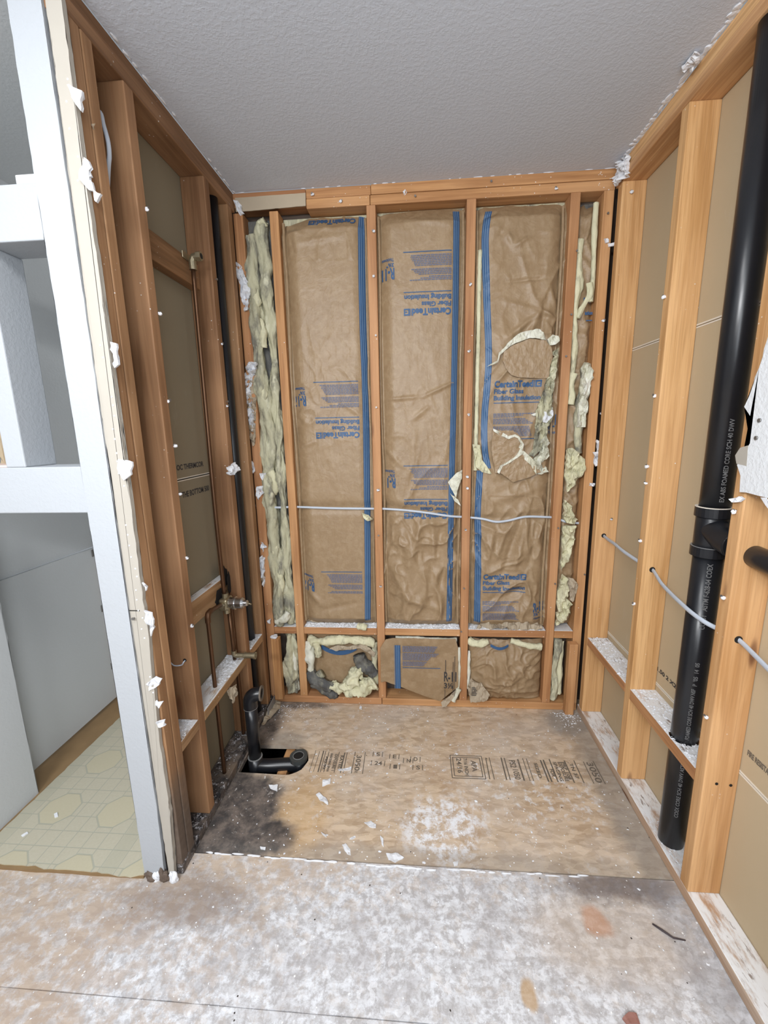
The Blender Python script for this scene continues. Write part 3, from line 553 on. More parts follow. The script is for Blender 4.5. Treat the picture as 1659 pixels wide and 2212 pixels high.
b1 = dict(x0=.182, x1=.549, z0=.425, z1=2.276, wr=lambda u,v: .04+.5*max(0,1-abs(v-.6)*5)+.35*max(0,.25-v)*3+.3*(v>.9), cr=[(.26,2.16,.45,2.18,.006,.012),(.2,2.25,.3,2.2,-.008,.012),(.22,2.2,.24,2.1,-.006,.01),(.19,1.3,.3,1.34,.006,.01),(.42,1.5,.54,1.42,.005,.01),(.2,.62,.3,.52,.008,.015),(.25,.5,.5,.56,-.006,.015)], top=lambda x: -.03*max(0,(.3-x)/.12))
b2 = dict(x0=.5885, x1=.9555, z0=.425, z1=2.278, wr=lambda u,v: .15+.8*max(0,.62-v)**.6+(.9 if .02<v<.3 else 0), fx=7, fz=4, cr=[(.61,1.51,.78,1.52,.008,.008),(.78,1.52,.93,1.585,.010,.008),(.73,1.42,.82,1.49,.007,.01),(.68,.93,.74,.6,.012,.022),(.76,.97,.72,.75,.012,.016),(.82,.98,.84,.66,.014,.016),(.88,.98,.79,.55,-.012,.02),(.62,.75,.72,.55,.014,.018),(.93,.8,.78,.5,-.012,.02),(.66,.6,.9,.5,.012,.02),(.65,.88,.6,.8,-.01,.02),(.6,1.3,.7,1.2,.006,.012),(.9,2.2,.64,2.24,.004,.01)])
b3 = dict(x0=.9945, x1=1.361, z0=.425, z1=2.278, wr=lambda u,v: .35+.8*max(0,1-abs(v-.72)*4)*u+.6*(v<.35)+.3*(v<.7), fx=7, fz=5, cr=[(1.27,1.85,1.12,1.74,.014,.012),(1.27,1.85,1.1,1.9,.006,.012),(1.27,1.86,1.18,1.66,.014,.012),(1.29,1.92,1.27,1.7,-.014,.012),(1.3,1.95,1.34,1.85,.012,.012),(1.12,1.97,1.3,1.98,-.009,.007),(1.27,1.86,1.34,1.82,.014,.008),(1.29,1.8,1.35,1.7,.012,.012),(1.12,2.16,1.15,2.1,.008,.01),(1.15,2.1,1.22,2.14,.01,.01),(1.08,2.13,1.13,2.2,-.006,.012),(1.1,.92,1.08,.75,.012,.014),(1.16,.93,1.11,.75,.013,.014),(1.22,.94,1.14,.68,-.012,.016),(1.25,.96,1.2,.7,.012,.014),(1.3,.95,1.27,.7,-.01,.014),(1.1,1.13,1.3,1.22,-.012,.02),(1.1,1.05,1.33,1.12,.012,.02),(1.08,.56,1.3,.64,-.014,.02),(1.1,.5,1.3,.52,.014,.025),(1.0,2.2,1.1,2.25,-.01,.01)])
r1 = facing(b1, 'insulation_batt', 'smooth kraft-faced insulation batt in the tall bay second from the left corner')
label_print(b1, r1, True, .493, 1.372, 'abcdr'); label_print(b1, r1, True, .5, 2.256, 'a', 2.2, 2.272); label_print(b1, r1, True, .484, .487, 'mcdr', .5)
stripe(b1, r1, [(.525,2.27),(.52,1.9),(.522,1.5),(.517,1.1),(.51,.7),(.503,.45)]); side_strip(b1, r1, .19, .012, KRAFT); side_strip(b1, r1, .543, .012, KRAFT)
r2 = facing(b2, 'insulation_batt', 'kraft-faced insulation batt with upside-down blue print in the middle bay')
label_print(b2, r2, True, .899, 1.88, 'abcdr'); label_print(b2, r2, True, .89, .995, 'abcdr')
stripe(b2, r2, [(.918,2.262),(.918,1.9),(.914,1.5),(.908,1.1),(.906,.8),(.903,.45)]); side_strip(b2, r2, .5955, .013, KRAFT); side_strip(b2, r2, .947, .014, KRAFT)
r3 = facing(b3, 'insulation_batt', 'torn kraft-faced insulation batt with a gash in the bay right of the middle')
label_print(b3, r3, False, 1.086, 1.55, 'abcdr', 1.2); label_print(b3, r3, False, 1.06, .675, 'abcdr', .47)
stripe(b3, r3, [(1.05,2.25),(1.035,2.15),(1.047,1.9),(1.06,1.66),(1.05,1.45),(1.052,1.3),(1.068,1.2)]); stripe(b3, r3, [(1.035,1.19),(1.03,1.0),(1.035,.8),(1.037,.6),(1.037,.45)])
fy = lambda z: .018
side_strip(b3, r3, 1.003, .013, KRAFT); side_strip(b3, r3, 1.345, .012, KRAFT)
V, F = tubeg(spline([(1.016,.026,z) for z in (2.1,1.9,1.7,1.5,1.35,1.22,1.19)], 10), .009, 12, amp=.15, ns=40); obj('fibre_strip', V, F, FIBY, r3, smooth=True)
T = lambda pts, m, nm='torn_paper', th=.003, j=.003, bu=.008, s=0, cu=0, nr=(0,-1,0), par=r3: sheet(nm, pts, nr, m, par, th=th, jag=j, seg=.009, bump=bu, ns=40, seed=s, curl=cu)
T([(1.051,-0.008,1.635),(1.092,-0.008,1.658),(1.098,-0.008,1.687),(1.126,-0.008,1.716),(1.15,-0.008,1.741),(1.185,-0.008,1.766),(1.226,-0.008,1.773),(1.265,-0.008,1.78),(1.284,-0.008,1.754),(1.291,-0.008,1.735),(1.264,-0.008,1.738),(1.225,-0.008,1.744),(1.186,-0.008,1.731),(1.15,-0.008,1.718),(1.121,-0.008,1.695),(1.103,-0.008,1.678),(1.096,-0.008,1.652),(1.071,-0.008,1.641)], FIBW, 'torn_edge', .004, .003, .012, 1)
T([(1.121,-0.006,1.693),(1.151,-0.006,1.715),(1.187,-0.006,1.729),(1.225,-0.006,1.742),(1.264,-0.006,1.737),(1.291,-0.006,1.732),(1.317,-0.006,1.701),(1.322,-0.006,1.66),(1.312,-0.006,1.622),(1.311,-0.006,1.58),(1.247,-0.006,1.583),(1.186,-0.006,1.588),(1.155,-0.006,1.597),(1.13,-0.006,1.627),(1.113,-0.006,1.663)], KRAFT, 'loose_paper', .002, .002, .0025, 2, 0)
T([(1.323,-0.002,1.687),(1.323,-0.002,1.634),(1.313,-0.002,1.607),(1.313,-0.002,1.574),(1.299,-0.002,1.563),(1.294,-0.002,1.533),(1.286,-0.002,1.503),(1.28,-0.002,1.472),(1.261,-0.002,1.442),(1.272,-0.002,1.414),(1.288,-0.002,1.41),(1.292,-0.002,1.379),(1.278,-0.002,1.348),(1.277,-0.002,1.304),(1.245,-0.002,1.257),(1.264,-0.002,1.25),(1.291,-0.002,1.285),(1.31,-0.002,1.329),(1.315,-0.002,1.366),(1.331,-0.002,1.403),(1.338,-0.002,1.422),(1.329,-0.002,1.471),(1.324,-0.002,1.517),(1.319,-0.002,1.541),(1.338,-0.002,1.612),(1.339,-0.002,1.642),(1.344,-0.002,1.701)], FIB, 'exposed_fibre', .008, .003, .03, 3)
T([(1.297,0.002,1.736),(1.316,0.002,1.754),(1.341,0.002,1.748),(1.348,0.002,1.73),(1.331,0.002,1.715),(1.31,0.002,1.714)], FIBW, 'torn_edge', .01, .003, .02, 4)
T([(1.269,0,1.414),(1.29,0,1.443),(1.305,0,1.45),(1.315,0,1.428),(1.332,0,1.462),(1.336,0,1.425),(1.314,0,1.394),(1.292,0,1.401)], GYP, 'torn_edge', .008, .004, .03, 5)
T([(1.282,-0.003,1.256),(1.293,-0.003,1.288),(1.287,-0.003,1.31),(1.306,-0.003,1.338),(1.313,-0.003,1.366),(1.311,-0.003,1.316),(1.301,-0.003,1.268),(1.331,-0.003,1.252),(1.309,-0.003,1.233),(1.323,-0.003,1.201),(1.329,-0.003,1.184),(1.299,-0.003,1.173),(1.272,-0.003,1.17),(1.28,-0.003,1.201),(1.259,-0.003,1.237)], FIBW, 'torn_edge', .012, .004, .04, 6)
T([(1.083,-0.008,1.369),(1.17,-0.008,1.366),(1.195,-0.008,1.344),(1.221,-0.008,1.305),(1.212,-0.008,1.28),(1.263,-0.008,1.237),(1.297,-0.008,1.182),(1.257,-0.008,1.163),(1.178,-0.008,1.138),(1.132,-0.008,1.174),(1.116,-0.008,1.181),(1.1,-0.008,1.181),(1.081,-0.008,1.269),(1.08,-0.008,1.32)], KRAFT, 'loose_paper', .003, .003, .004, 7, 0)
for i, p in enumerate(([(1.082,-0.014,1.374),(1.125,-0.014,1.358),(1.15,-0.014,1.341),(1.178,-0.014,1.35),(1.194,-0.014,1.34),(1.218,-0.014,1.305),(1.212,-0.014,1.28),(1.196,-0.014,1.29),(1.208,-0.014,1.302),(1.188,-0.014,1.331),(1.176,-0.014,1.338),(1.151,-0.014,1.329),(1.119,-0.014,1.342),(1.084,-0.014,1.365)],
  [(1.204,-0.014,1.287),(1.219,-0.014,1.267),(1.185,-0.014,1.242),(1.155,-0.014,1.223),(1.129,-0.014,1.211),(1.115,-0.014,1.178),(1.105,-0.014,1.185),(1.117,-0.014,1.214),(1.148,-0.014,1.23),(1.179,-0.014,1.249),(1.194,-0.014,1.271)],
  [(1.203,-0.014,1.274),(1.216,-0.014,1.277),(1.261,-0.014,1.238),(1.275,-0.014,1.222),(1.274,-0.014,1.173),(1.253,-0.014,1.212),(1.223,-0.014,1.238)],
  [(1.243,-0.002,1.43),(1.264,-0.002,1.439),(1.27,-0.002,1.426),(1.256,-0.002,1.424)],
  [(0.999,0.004,1.309),(1.031,0.004,1.305),(1.039,0.004,1.24),(1.059,0.004,1.217),(1.086,0.004,1.174),(1.043,0.004,1.184),(1.014,0.004,1.208)])): T(p, FIBW if i != 4 else FIBY, 'torn_edge', .005, .002, .014, 8+i)
for i, p in enumerate(([(0.89,0.006,1.139),(0.927,0.006,1.181),(0.954,0.006,1.195),(0.952,0.006,1.153),(0.938,0.006,1.117),(0.928,0.006,1.068)], [(0.9,0.004,1.09),(0.939,0.004,1.058),(0.951,0.004,1.032),(0.922,0.004,1.051)])): sheet('torn_edge', p, (0,-1,0), FIBW, r2, th=.003, jag=.002, seg=.006, bump=.01, seed=i)
T([(0.494,-0.002,1.001),(0.526,-0.002,0.992),(0.545,-0.002,0.97),(0.521,-0.002,0.961),(0.5,-0.002,0.979)], FIBY, 'torn_edge', .008, .002, .02, 3, 0, (0,-1,0), r1)
# lower bays
def batt(label, x0, z0, grp='short insulation pieces in the lower bays'): return empty('insulation_piece', (x0,.05,z0), label=label, cat='insulation', group=grp)
# left lower bay: scooped paper with fibre around it
q = batt('rumpled insulation under the blocking with pale yellow fibre spilling out', .36, .04)
bl = dict(x0=.182, x1=.549, z0=.05, z1=.375, wr=lambda u,v: .3, cable=0, cr=[(.2,.16,.4,.1,.01,.02),(.25,.3,.4,.33,-.01,.02)])
V, F = [], []
for j in range(41):
    for i in range(41):
        x, z = .185+.36*i/40, .05+.32*j/40; V.append((x, .05+.02*math.sin(i/40*math.pi)*-1+.02*(j/40-.5)**2+.004*noise.noise(Vector((x*20,0,z*20))), z))
F = [[j*41+i, j*41+i+1, j*41+i+42, j*41+i+41] for j in range(40) for i in range(40)]; obj('kraft_facing', V, F, KRAFT, q, smooth=True)
arc = [(.262+.02*i, .272+.0028*((i-4.6)**2)*.55) for i in range(10)]; V, F = [], []
for i, (x, z) in enumerate(arc):
    for k in range(3): V.append((x, .026, z-.012+.012*k))
F = [[i*3+k, i*3+k+1, i*3+k+4, i*3+k+3] for i in range(9) for k in range(2)]; obj('blue_stripe', [(a,b_-.004,c) for a,b_,c in V], F, BLUE, q)
def foldt(pts, r, m, par, s=0, amp=.35, ns=22, nm='fibre_fold', n=26, k=8, r2=None, nz=1.):
    pp = spline(pts, k); rr = r if not isinstance(r, (list,tuple)) else [r[min(len(r)-1,int(i/len(pp)*len(r)))] for i in range(len(pp))]
    if isinstance(rr, list): rr = [sum(rr[max(0,i-4):i+5])/len(rr[max(0,i-4):i+5]) for i in range(len(rr))]
    V, F = tubeg(pp, rr, n, amp=amp, ns=ns, seed=s, r2=r2, nz=nz); return obj(nm, V, F, m, par, smooth=True)
foldt([(.2,.04,.33),(.23,.02,.34),(.3,.012,.345),(.38,.012,.35),(.46,.016,.345),(.53,.03,.33)], .021, FIBY, q, 1); foldt([(.24,.0,.34),(.245,-.004,.3),(.25,.0,.265)], .017, FIBY, q, 2)
foldt([(.2,.03,.33),(.2,.016,.27),(.205,.012,.22),(.2,.02,.18)], [.026,.022,.018], FIBW, q, 3); foldt([(.53,.03,.33),(.535,.025,.27),(.53,.02,.2),(.535,.03,.1)], .016, FIB, q, 4)
foldt([(.19,.02,.17),(.22,.01,.14),(.27,.0,.11),(.31,.0,.09)], .028, FIBG, q, 5); foldt([(.2,.03,.09),(.25,.02,.07),(.31,.004,.055),(.34,.0,.055)], .022, FIBG, q, 6)
foldt([(.31,.0,.115),(.36,-.008,.1),(.4,-.014,.1),(.45,-.012,.115),(.5,-.004,.115),(.53,.004,.13)], [.022,.03,.036,.038,.034,.03], FIBY, q, 7, .62, 26, n=40); foldt([(.38,-.01,.105),(.41,-.014,.14),(.44,-.008,.175),(.47,.0,.18)], .032, FIBY, q, 8, .6, 28, n=36)
foldt([(.46,.012,.27),(.47,.01,.23),(.5,.008,.2),(.53,.015,.17)], .032, FIBG, q, 9, .3); foldt([(.22,.02,.12),(.26,.015,.16)], .02, FIB, q, 10)
T([(0.306,0.006,0.304),(0.345,0.006,0.322),(0.393,0.006,0.318),(0.469,0.006,0.331),(0.511,0.006,0.314),(0.537,0.006,0.286),(0.531,0.006,0.257),(0.499,0.006,0.285),(0.462,0.006,0.308),(0.393,0.006,0.3),(0.338,0.006,0.293)], TAN, 'paper_flap', .003, .002, .012, 20, 0, (0,-1,0), q)
# middle lower bay: hanging kraft flap
q = batt('flat hanging kraft paper flap with blue stripe and black print in the lower middle bay', .77, .05)
pts = [(0.566,-0.012,0.325),(0.593,-0.012,0.371),(0.629,-0.012,0.378),(0.933,-0.012,0.378),(0.945,-0.012,0.333),(0.949,-0.012,0.122),(0.921,-0.012,0.092),(0.858,-0.012,0.036),(0.652,-0.012,0.119),(0.585,-0.012,0.141),(0.564,-0.012,0.134)]
V, F = sheetg(pts, (0,-1,0), .0025, .001, .01, .008, 9, 3, 0); obj('kraft_flap', V, F, KRAFT, q)
def flat(VF, x0, z0, y, flip=False): return [((x0-u) if flip else (x0+u), y, (z0-v) if flip else (z0+v)) for u, v in VF[0]], VF[1]
obj('blue_stripe', *flat(rect2(0,0,.026,.235,.01), .638, .108, -.0195), BLUE, q); obj('stripe_line', *flat(join(rect2(.008,0,.0095,.235),rect2(.017,0,.0185,.235),rect2(-.004,0,-.0025,.235)), .638, .108, -.0205), BLUELT, q)
fr_ = []; rr = random.Random(3)
for k in range(15):
    v = .335-k*.0067-(.004 if k>4 else 0)-(.004 if k>10 else 0); L = .17-.004*k if k<5 else .155-.006*(k-5)+(.02 if k < 8 else 0); u = 0
    while u < L: w = rr.uniform(.006,.016); fr_.append(rect2(u, v, min(u+w,L), v+.0045)); u += w+.002
obj('fine_print', *flat(join(*fr_), .675, 0, -.0205), BLUEFINE, q); obj('blue_line', *flat(rect2(0,.222,.185,.2255), .675, 0, -.0205), BLUE, q)
obj('black_print', *flat(join(textfit('R-11', 0, .155, .06, .05, .0015), textfit('3½', 0, .117, .045, .028, .001), rect2(.006,.205,.0085,.27,.01), rect2(.004,.05,.006,.11,.01), rect2(.05,.07,.052,.29,.01), rect2(.043,.08,.045,.26,.01)), .878, 0, -.0205), INK, q)
foldt([(.64,.02,.365),(.75,.012,.362),(.85,.012,.362),(.94,.02,.355)], .01, FIBW, q, 11); foldt([(.95,-.005,.33),(.953,-.004,.25),(.952,.0,.15),(.945,-.006,.07)], .007, FIBW, q, 12)
foldt([(.952,-.01,.11),(.938,-.016,.07),(.925,-.018,.045)], .012, FIBW, q, 13); sheet('paper_roll', [(0.863,-0.02,0.036),(0.92,-0.02,0.088),(0.935,-0.02,0.103),(0.931,-0.02,0.074),(0.889,-0.02,0.016),(0.871,-0.02,0.016)], (0,-1,0), TAN, q, th=.004, jag=.002, seg=.008, bump=.01)
# right lower bay: crumpled bulge
q = batt('crumpled bulging kraft-faced insulation stuffed into the lower right bay', 1.17, .04)
V = []; nx, nz = 70, 66
for j in range(nz+1):
    for i in range(nx+1):
        u, v = i/nx, j/nz; x, z = .997+.362*u, .045+.315*v; k = (max(0,math.sin(math.pi*u))**.5)*(max(0,math.sin(math.pi*min(1,v*.9+.06)))**.6)
        P = Vector((x*11,1,z*11)); P += noise.noise_vector(P*.7)*.9; r = 1-abs(noise.noise(P)*2.2); r_ = 1-abs(noise.noise(P*2.1)*2.2); V.append((x, .05-.062*k-.02*k*max(0,r)**2-.007*max(0,r_)**2, z))
F = [[j*(nx+1)+i, j*(nx+1)+i+1, (j+1)*(nx+1)+i+1, (j+1)*(nx+1)+i] for j in range(nz) for i in range(nx)]; obj('kraft_facing', V, F, KRAFT, q, smooth=True)
obj('blue_stripe', [(1.1+.085*(i%9)/8, -.012-.01*math.sin(i%9/8*math.pi), .355-.015*(i//9)-.012*math.sin(i%9/8*math.pi)) for i in range(18)], [[i,i+1,i+10,i+9] for i in range(8)], BLUE, q)
foldt([(1.0,.02,.36),(1.04,.0,.35),(1.09,.004,.36)], .017, FIBY, q, 14); foldt([(1.2,.01,.365),(1.27,-.008,.35),(1.34,.002,.335)], .014, FIBY, q, 15); foldt([(1.002,.02,.3),(1.0,.012,.2),(1.003,.01,.1)], .01, FIBW, q, 16)
T([(0.993,-0.02,0.132),(1.011,-0.02,0.173),(1.061,-0.02,0.144),(1.102,-0.02,0.089),(1.081,-0.02,0.053),(1.009,-0.02,0.046)], TAN, 'paper_scrap', .004, .003, .015, 21, .004, (0,-1,0), q)
obj('black_print', *flat(join(*[rect2(0,.0-.008*k,.026-.003*(k%2),.004-.008*k) for k in range(6)]), 1.012, .125, -.027), INK, q)
# narrow side bays filled with folded fibre
q = empty('insulation_batt', (.085,.05,.425), label='mottled grey-yellow glass fibre batt folded upright in the narrow left bay', cat='insulation', group='bare glass fibre in the narrow side bays')
def vfold(xs, z0, z1, r, m, par, s, y=.022, amp=.3, r2=None):
    n = len(xs); foldt([(x, y+rnd.uniform(-.006,.008), z0+(z1-z0)*i/(n-1)) for i, x in enumerate(xs)], r, m, par, s, amp*1.15, 24, n=36, k=16, r2=r2, nz=.28)
vfold([.065,.075,.06,.055,.05,.055,.06,.058,.05,.055,.045,.05], .43, 2.2, [.03,.03,.028,.03,.027,.026,.028,.026], FIB, q, 31, .02, .5); vfold([.122,.115,.11,.118,.112,.11,.116,.11,.112,.108,.1,.105], .43, 2.25, [.024,.02,.022,.026,.02,.018,.022,.022], FIB, q, 47, .03, .55)
box('fibre_core', (.0315,.05,.426), (.142,.0895,2.27), FIBG, q, .004); foldt([(.05,.0,.46),(.09,-.01,.47),(.11,.0,.5)], .02, FIBW, q, 33); foldt([(.1,.02,2.24),(.12,.015,2.25)], .02, FIBY, q, 34)
for i, z in enumerate((2.0,1.86,1.62,1.2,.9,.7)): foldt([(.05+.02*(i%2),.012,z),(.065+.02*(i%2),.002,z-.05),(.055+.02*(i%2),.012,z-.11)], .014, FIBY, q, 60+i, .5)
q = batt('clump of grey-yellow fibre in the lower left corner pocket', .1, .04, 'bare glass fibre in the narrow side bays')
vfold([.1,.105,.1,.11,.1], .05, .375, [.03,.034,.03,.03], FIB, q, 35, .02, .5); vfold([.128,.12,.125], .06, .3, .014, FIBW, q, 36, .02)
q = empty('insulation_batt', (1.45,.05,.425), label='torn yellow glass fibre and kraft paper twisted in the narrow right bay', cat='insulation', group='bare glass fibre in the narrow side bays')
br = dict(x0=1.4, x1=1.4875, z0=.425, z1=2.27, wr=lambda u,v: 1.2, cable=0, fx=14, fz=9, cr=[])
V, F = [], []
for j in range(200):
    for i in range(13):
        x, z = 1.401+.086*i/12, .43+1.84*j/199; V.append((x, surf(br, x, z)+.022, z))
F = [[j*13+i, j*13+i+1, j*13+i+14, j*13+i+13] for j in range(199) for i in range(12)]; obj('kraft_facing', V, F, KRAFT, q, smooth=True)
box('fibre_core', (1.401,.075,.426), (1.486,.0895,2.27), FIBG, q, .003)
vfold([1.412,1.42,1.412,1.408,1.414,1.41,1.414], 1.58, 2.12, [.016,.013,.017,.012], FIBY, q, 37, .022, .45); vfold([1.47,1.474,1.466,1.47], 1.88, 2.25, .009, FIBY, q, 38, .02)
vfold([1.42,1.44,1.46,1.455], 1.82, 1.95, .013, FIBY, q, 39, .012); vfold([1.466,1.455,1.46,1.45,1.462,1.458], 1.26, 1.62, [.014,.018,.014], FIB, q, 40, .014, .4)
vfold([1.41,1.418,1.412,1.42], 1.47, 1.6, .016, FIBY, q, 41, .018)
T([(1.403,-0.004,1.275),(1.427,-0.004,1.286),(1.483,-0.004,1.235),(1.481,-0.004,1.178),(1.449,-0.004,1.126),(1.412,-0.004,1.092),(1.403,-0.004,1.19)], FIBY, 'fibre_flap', .014, .003, .035, 22, 0, (0,-1,0), q); T([(1.408,-0.002,1.056),(1.44,-0.002,1.03),(1.443,-0.002,0.986),(1.478,-0.002,0.963),(1.458,-0.002,0.944),(1.424,-0.002,0.95),(1.406,-0.002,0.986)], FIBY, 'fibre_flap', .016, .003, .035, 23, 0, (0,-1,0), q)
T([(1.412,0.004,0.933),(1.467,0.004,0.936),(1.465,0.004,0.867),(1.446,0.004,0.781),(1.414,0.004,0.727),(1.411,0.004,0.841)], FIBY, 'fibre_flap', .014, .003, .03, 24, 0, (0,-1,0), q)
T([(1.416,-0.004,0.709),(1.442,-0.004,0.689),(1.432,-0.004,0.641),(1.439,-0.004,0.593),(1.469,-0.004,0.566),(1.46,-0.004,0.503),(1.436,-0.004,0.467),(1.405,-0.004,0.452),(1.404,-0.004,0.579)], FIBY, 'fibre_flap', .014, .003, .03, 25, 0, (0,-1,0), q); T([(1.438,-0.008,0.691),(1.466,-0.008,0.691),(1.493,-0.008,0.65),(1.473,-0.008,0.574),(1.463,-0.008,0.581),(1.472,-0.008,0.643),(1.449,-0.008,0.657),(1.434,-0.008,0.653)], TAN, 'paper_flap', .004, .003, .02, 26, 0, (0,-1,0), q)
T([(1.447,-0.004,1.638),(1.484,-0.004,1.634),(1.486,-0.004,1.57),(1.476,-0.004,1.501),(1.471,-0.004,1.373),(1.441,-0.004,1.374),(1.445,-0.004,1.491),(1.446,-0.004,1.571)], FIBW, 'fibre_flap', .01, .003, .03, 27, 0, (0,-1,0), q)
for g in (rect2(0,0,.012,.022), rect2(.016,0,.03,.022), textfit('ulation', 0, -.045, .04, .014, .001)): obj('blue_lettering', *flat(g, 1.446, 1.88, .03), BLUE, q)
obj('blue_line', *flat(rect2(0,-.07,.04,-.066), 1.446, 1.88, .03), BLUE, q)
q = batt('strip of pale fibre in the lower right corner pocket', 1.43, .04, 'bare glass fibre in the narrow side bays')
vfold([1.415,1.42,1.412,1.425,1.42], .05, .375, .016, FIB, q, 42, .02, .5); vfold([1.442,1.44,1.446], .08, .36, .012, FIBY, q, 43, .02, .5)
# ------------------------------------------------------------ cables
cab = spline([(-.03,.04,1.032),(.05,.012,1.030),(.10,.006,1.028),(.162,.02,1.028),(.22,.014,1.027),(.37,.008,1.022),(.53,.014,1.018),(.568,.022,1.016),(.61,.014,1.016),(.70,.008,1.010),(.80,.004,.998),(.90,.006,.982),(.975,.02,.974),(1.05,.008,.968),(1.11,-.002,.956),(1.17,.0,.962),(1.24,.002,.978),(1.33,.01,.975),(1.38,.022,.968),(1.43,.02,.95),(1.50,.03,.94)], 5)
V, F = tubeg(cab, .0052, 12, r2=.0034, up=(0,0,1)); o = obj('electric_cable', V, F, CABLE, None, smooth=True)
tag(o, 'thin pale flat cable strung level across the back wall studs', 'cable')
for x, z in ((.1445,1.029),(.1805,1.029),(.551,1.018),(.587,1.017),(.957,.977),(.993,.974),(1.3625,.972)): 
    pass
rc = spline([(1.567,.01,.915),(1.567,-.04,.906),(1.566,-.062,.903),(1.56,-.12,.902),(1.55,-.2,.905),(1.545,-.28,.900),(1.55,-.36,.893),(1.562,-.42,.884),(1.565,-.457,.882),(1.558,-.49,.878),(1.545,-.55,.868),(1.535,-.62,.862),(1.527,-.68,.859),(1.526,-.74,.852),(1.535,-.79,.845),(1.558,-.83,.838),(1.566,-.866,.835),(1.56,-.92,.829),(1.55,-1.0,.82),(1.55,-1.1,.81),(1.56,-1.2,.8),(1.565,-1.26,.8)], 5)
V, F = tubeg(rc, .0068, 12, r2=.0042, up=(0,0,1)); tag(obj('electric_cable', V, F, CABLE, None, smooth=True), 'white flat cable threaded through the right wall studs past the black pipe', 'cable')
for x, y, z, s_ in ((1.567,-.0592,.903,rst[0]),(1.565,-.4557,.882,rst[1]),(1.566,-.8642,.835,rst[2])): tube('cable_hole', [(x-.002,y-.0004,z+.002),(x-.002,y-.0012,z+.002)], .0098, SOOT_SHADE, s_, 18)  # flat black discs on the stud faces paint the shade inside the holes
lc = spline([(-.07,-.745,2.16)]+[(-0.03,-0.76,2.169),(-0.023,-0.76,2.139),(-0.017,-0.76,2.104),(-0.018,-0.76,2.073),(-0.024,-0.76,2.048)]+[(-.05,-.745,1.98)], 8)
V, F = tubeg(lc, .0058, 12, r2=.004, up=(0,1,0)); tag(obj('electric_cable', V, F, CABLE, None, smooth=True), 'short white cable bowing out near the top of the left wall', 'cable')
sc_ = [(-0.069,-0.7,0.637),(-0.059,-0.7,0.627),(-0.045,-0.7,0.626),(-0.03,-0.7,0.63),(-0.023,-0.7,0.64)]
V, F = tubeg(spline(sc_+[(sc_[-1][0], -.68, sc_[-1][2])], 5), .0022, 8); tag(obj('wire', V, F, CABLE, None, smooth=True), 'thin cream wire poking from a small stud hole on the left', 'wire')
hx = sc_[-1]; tube('wire_hole', [(hx[0],-.6925,hx[2]+.002),(hx[0],-.6932,hx[2]+.002)], .006, SOOT_SHADE, l1, 14)
# ------------------------------------------------------------ black soil stack on the right
def lathe_ring(par, c, ro, h, m=BLACK, ri=None, nm='hub'):
    return obj(nm, *pipe_ring(c, (0,0,1), ro, ri or ro-.004, h), m, par)
sk = empty('vent_stack', (PX_,PY_,.0), label='thick black plastic stack pipe rising through the right wall blocking', cat='pipe')
R_ = .0355
tube('pipe', [(PX_,PY_,.039),(PX_,PY_,.6),(PX_,PY_,1.04)], R_, BLACK, sk, 40); tube('pipe', [(PX_,PY_,1.125),(PX_,PY_,1.7),(PX_,PY_,ZT+.02)], R_, BLACK, sk, 40)
tee = tube('tee_fitting', [(PX_,PY_,1.01),(PX_,PY_,1.08),(PX_,PY_,1.15)], R_+.0035, BLACK, sk, 40)
for z in (1.012, 1.125): 
    h_ = lathe_ring(tee, (PX_,PY_,z), R_+.0085, .026)
for z in (1.151,): lathe_ring(tee, (PX_,PY_,z), R_+.0086, .0018, EDGE, R_+.001, 'scraped_rim')
lathe_ring(tee, (PX_,PY_,1.0385), R_+.0082, .001, DARKM, R_+.004, 'scraped_rim')
br_ = spline([(PX_,PY_,1.09),(PX_,PY_-.03,1.085),(PX_,PY_-.06,1.073),(PX_,PY_-.1,1.066)], 6); tube('branch_hub', br_, .036, BLACK, tee, 32)
tube('branch_pipe', [(PX_,-.78,1.062),(PX_,-.9,1.056),(PX_-.006,-1.24,1.05)], .0268, BLACK, sk, 32)
obj('branch_ring', *pipe_ring((PX_,-.803,1.066), (0,-1,0), .036, .027, .003), BLACK, tee)
def pipetext(s, z0, L, cap, ang):   # text reading upward on the pipe
    V, F = textfit(s, 0, 0, L, cap, .0004); out = []
    for u, v in V:
        a = ang-v/R_; out.append((PX_+(R_+.0005)*math.cos(a), PY_+(R_+.0005)*math.sin(a), z0+u))
    return out, F
A0 = math.radians(-92)
for g in (('EX ABS FOAMED CORE SCH 40 DWV', 1.17, .22, .0105, A0), ('COLBY', .80, .046, .012, A0-.15), ('ASTM F-628-04 COEX', .856, .14, .012, A0-.15), ("P  '05  14  05", .62, .075, .010, A0-.15), ('FOAMED CORE SCH 40 DWV NSF', .44, .17, .0095, A0-.2), ('COEX CORE SCH 40 DWV ASTM', .16, .2, .0095, A0-.25)): obj('pipe_print', *pipetext(*g), PVCW, sk)
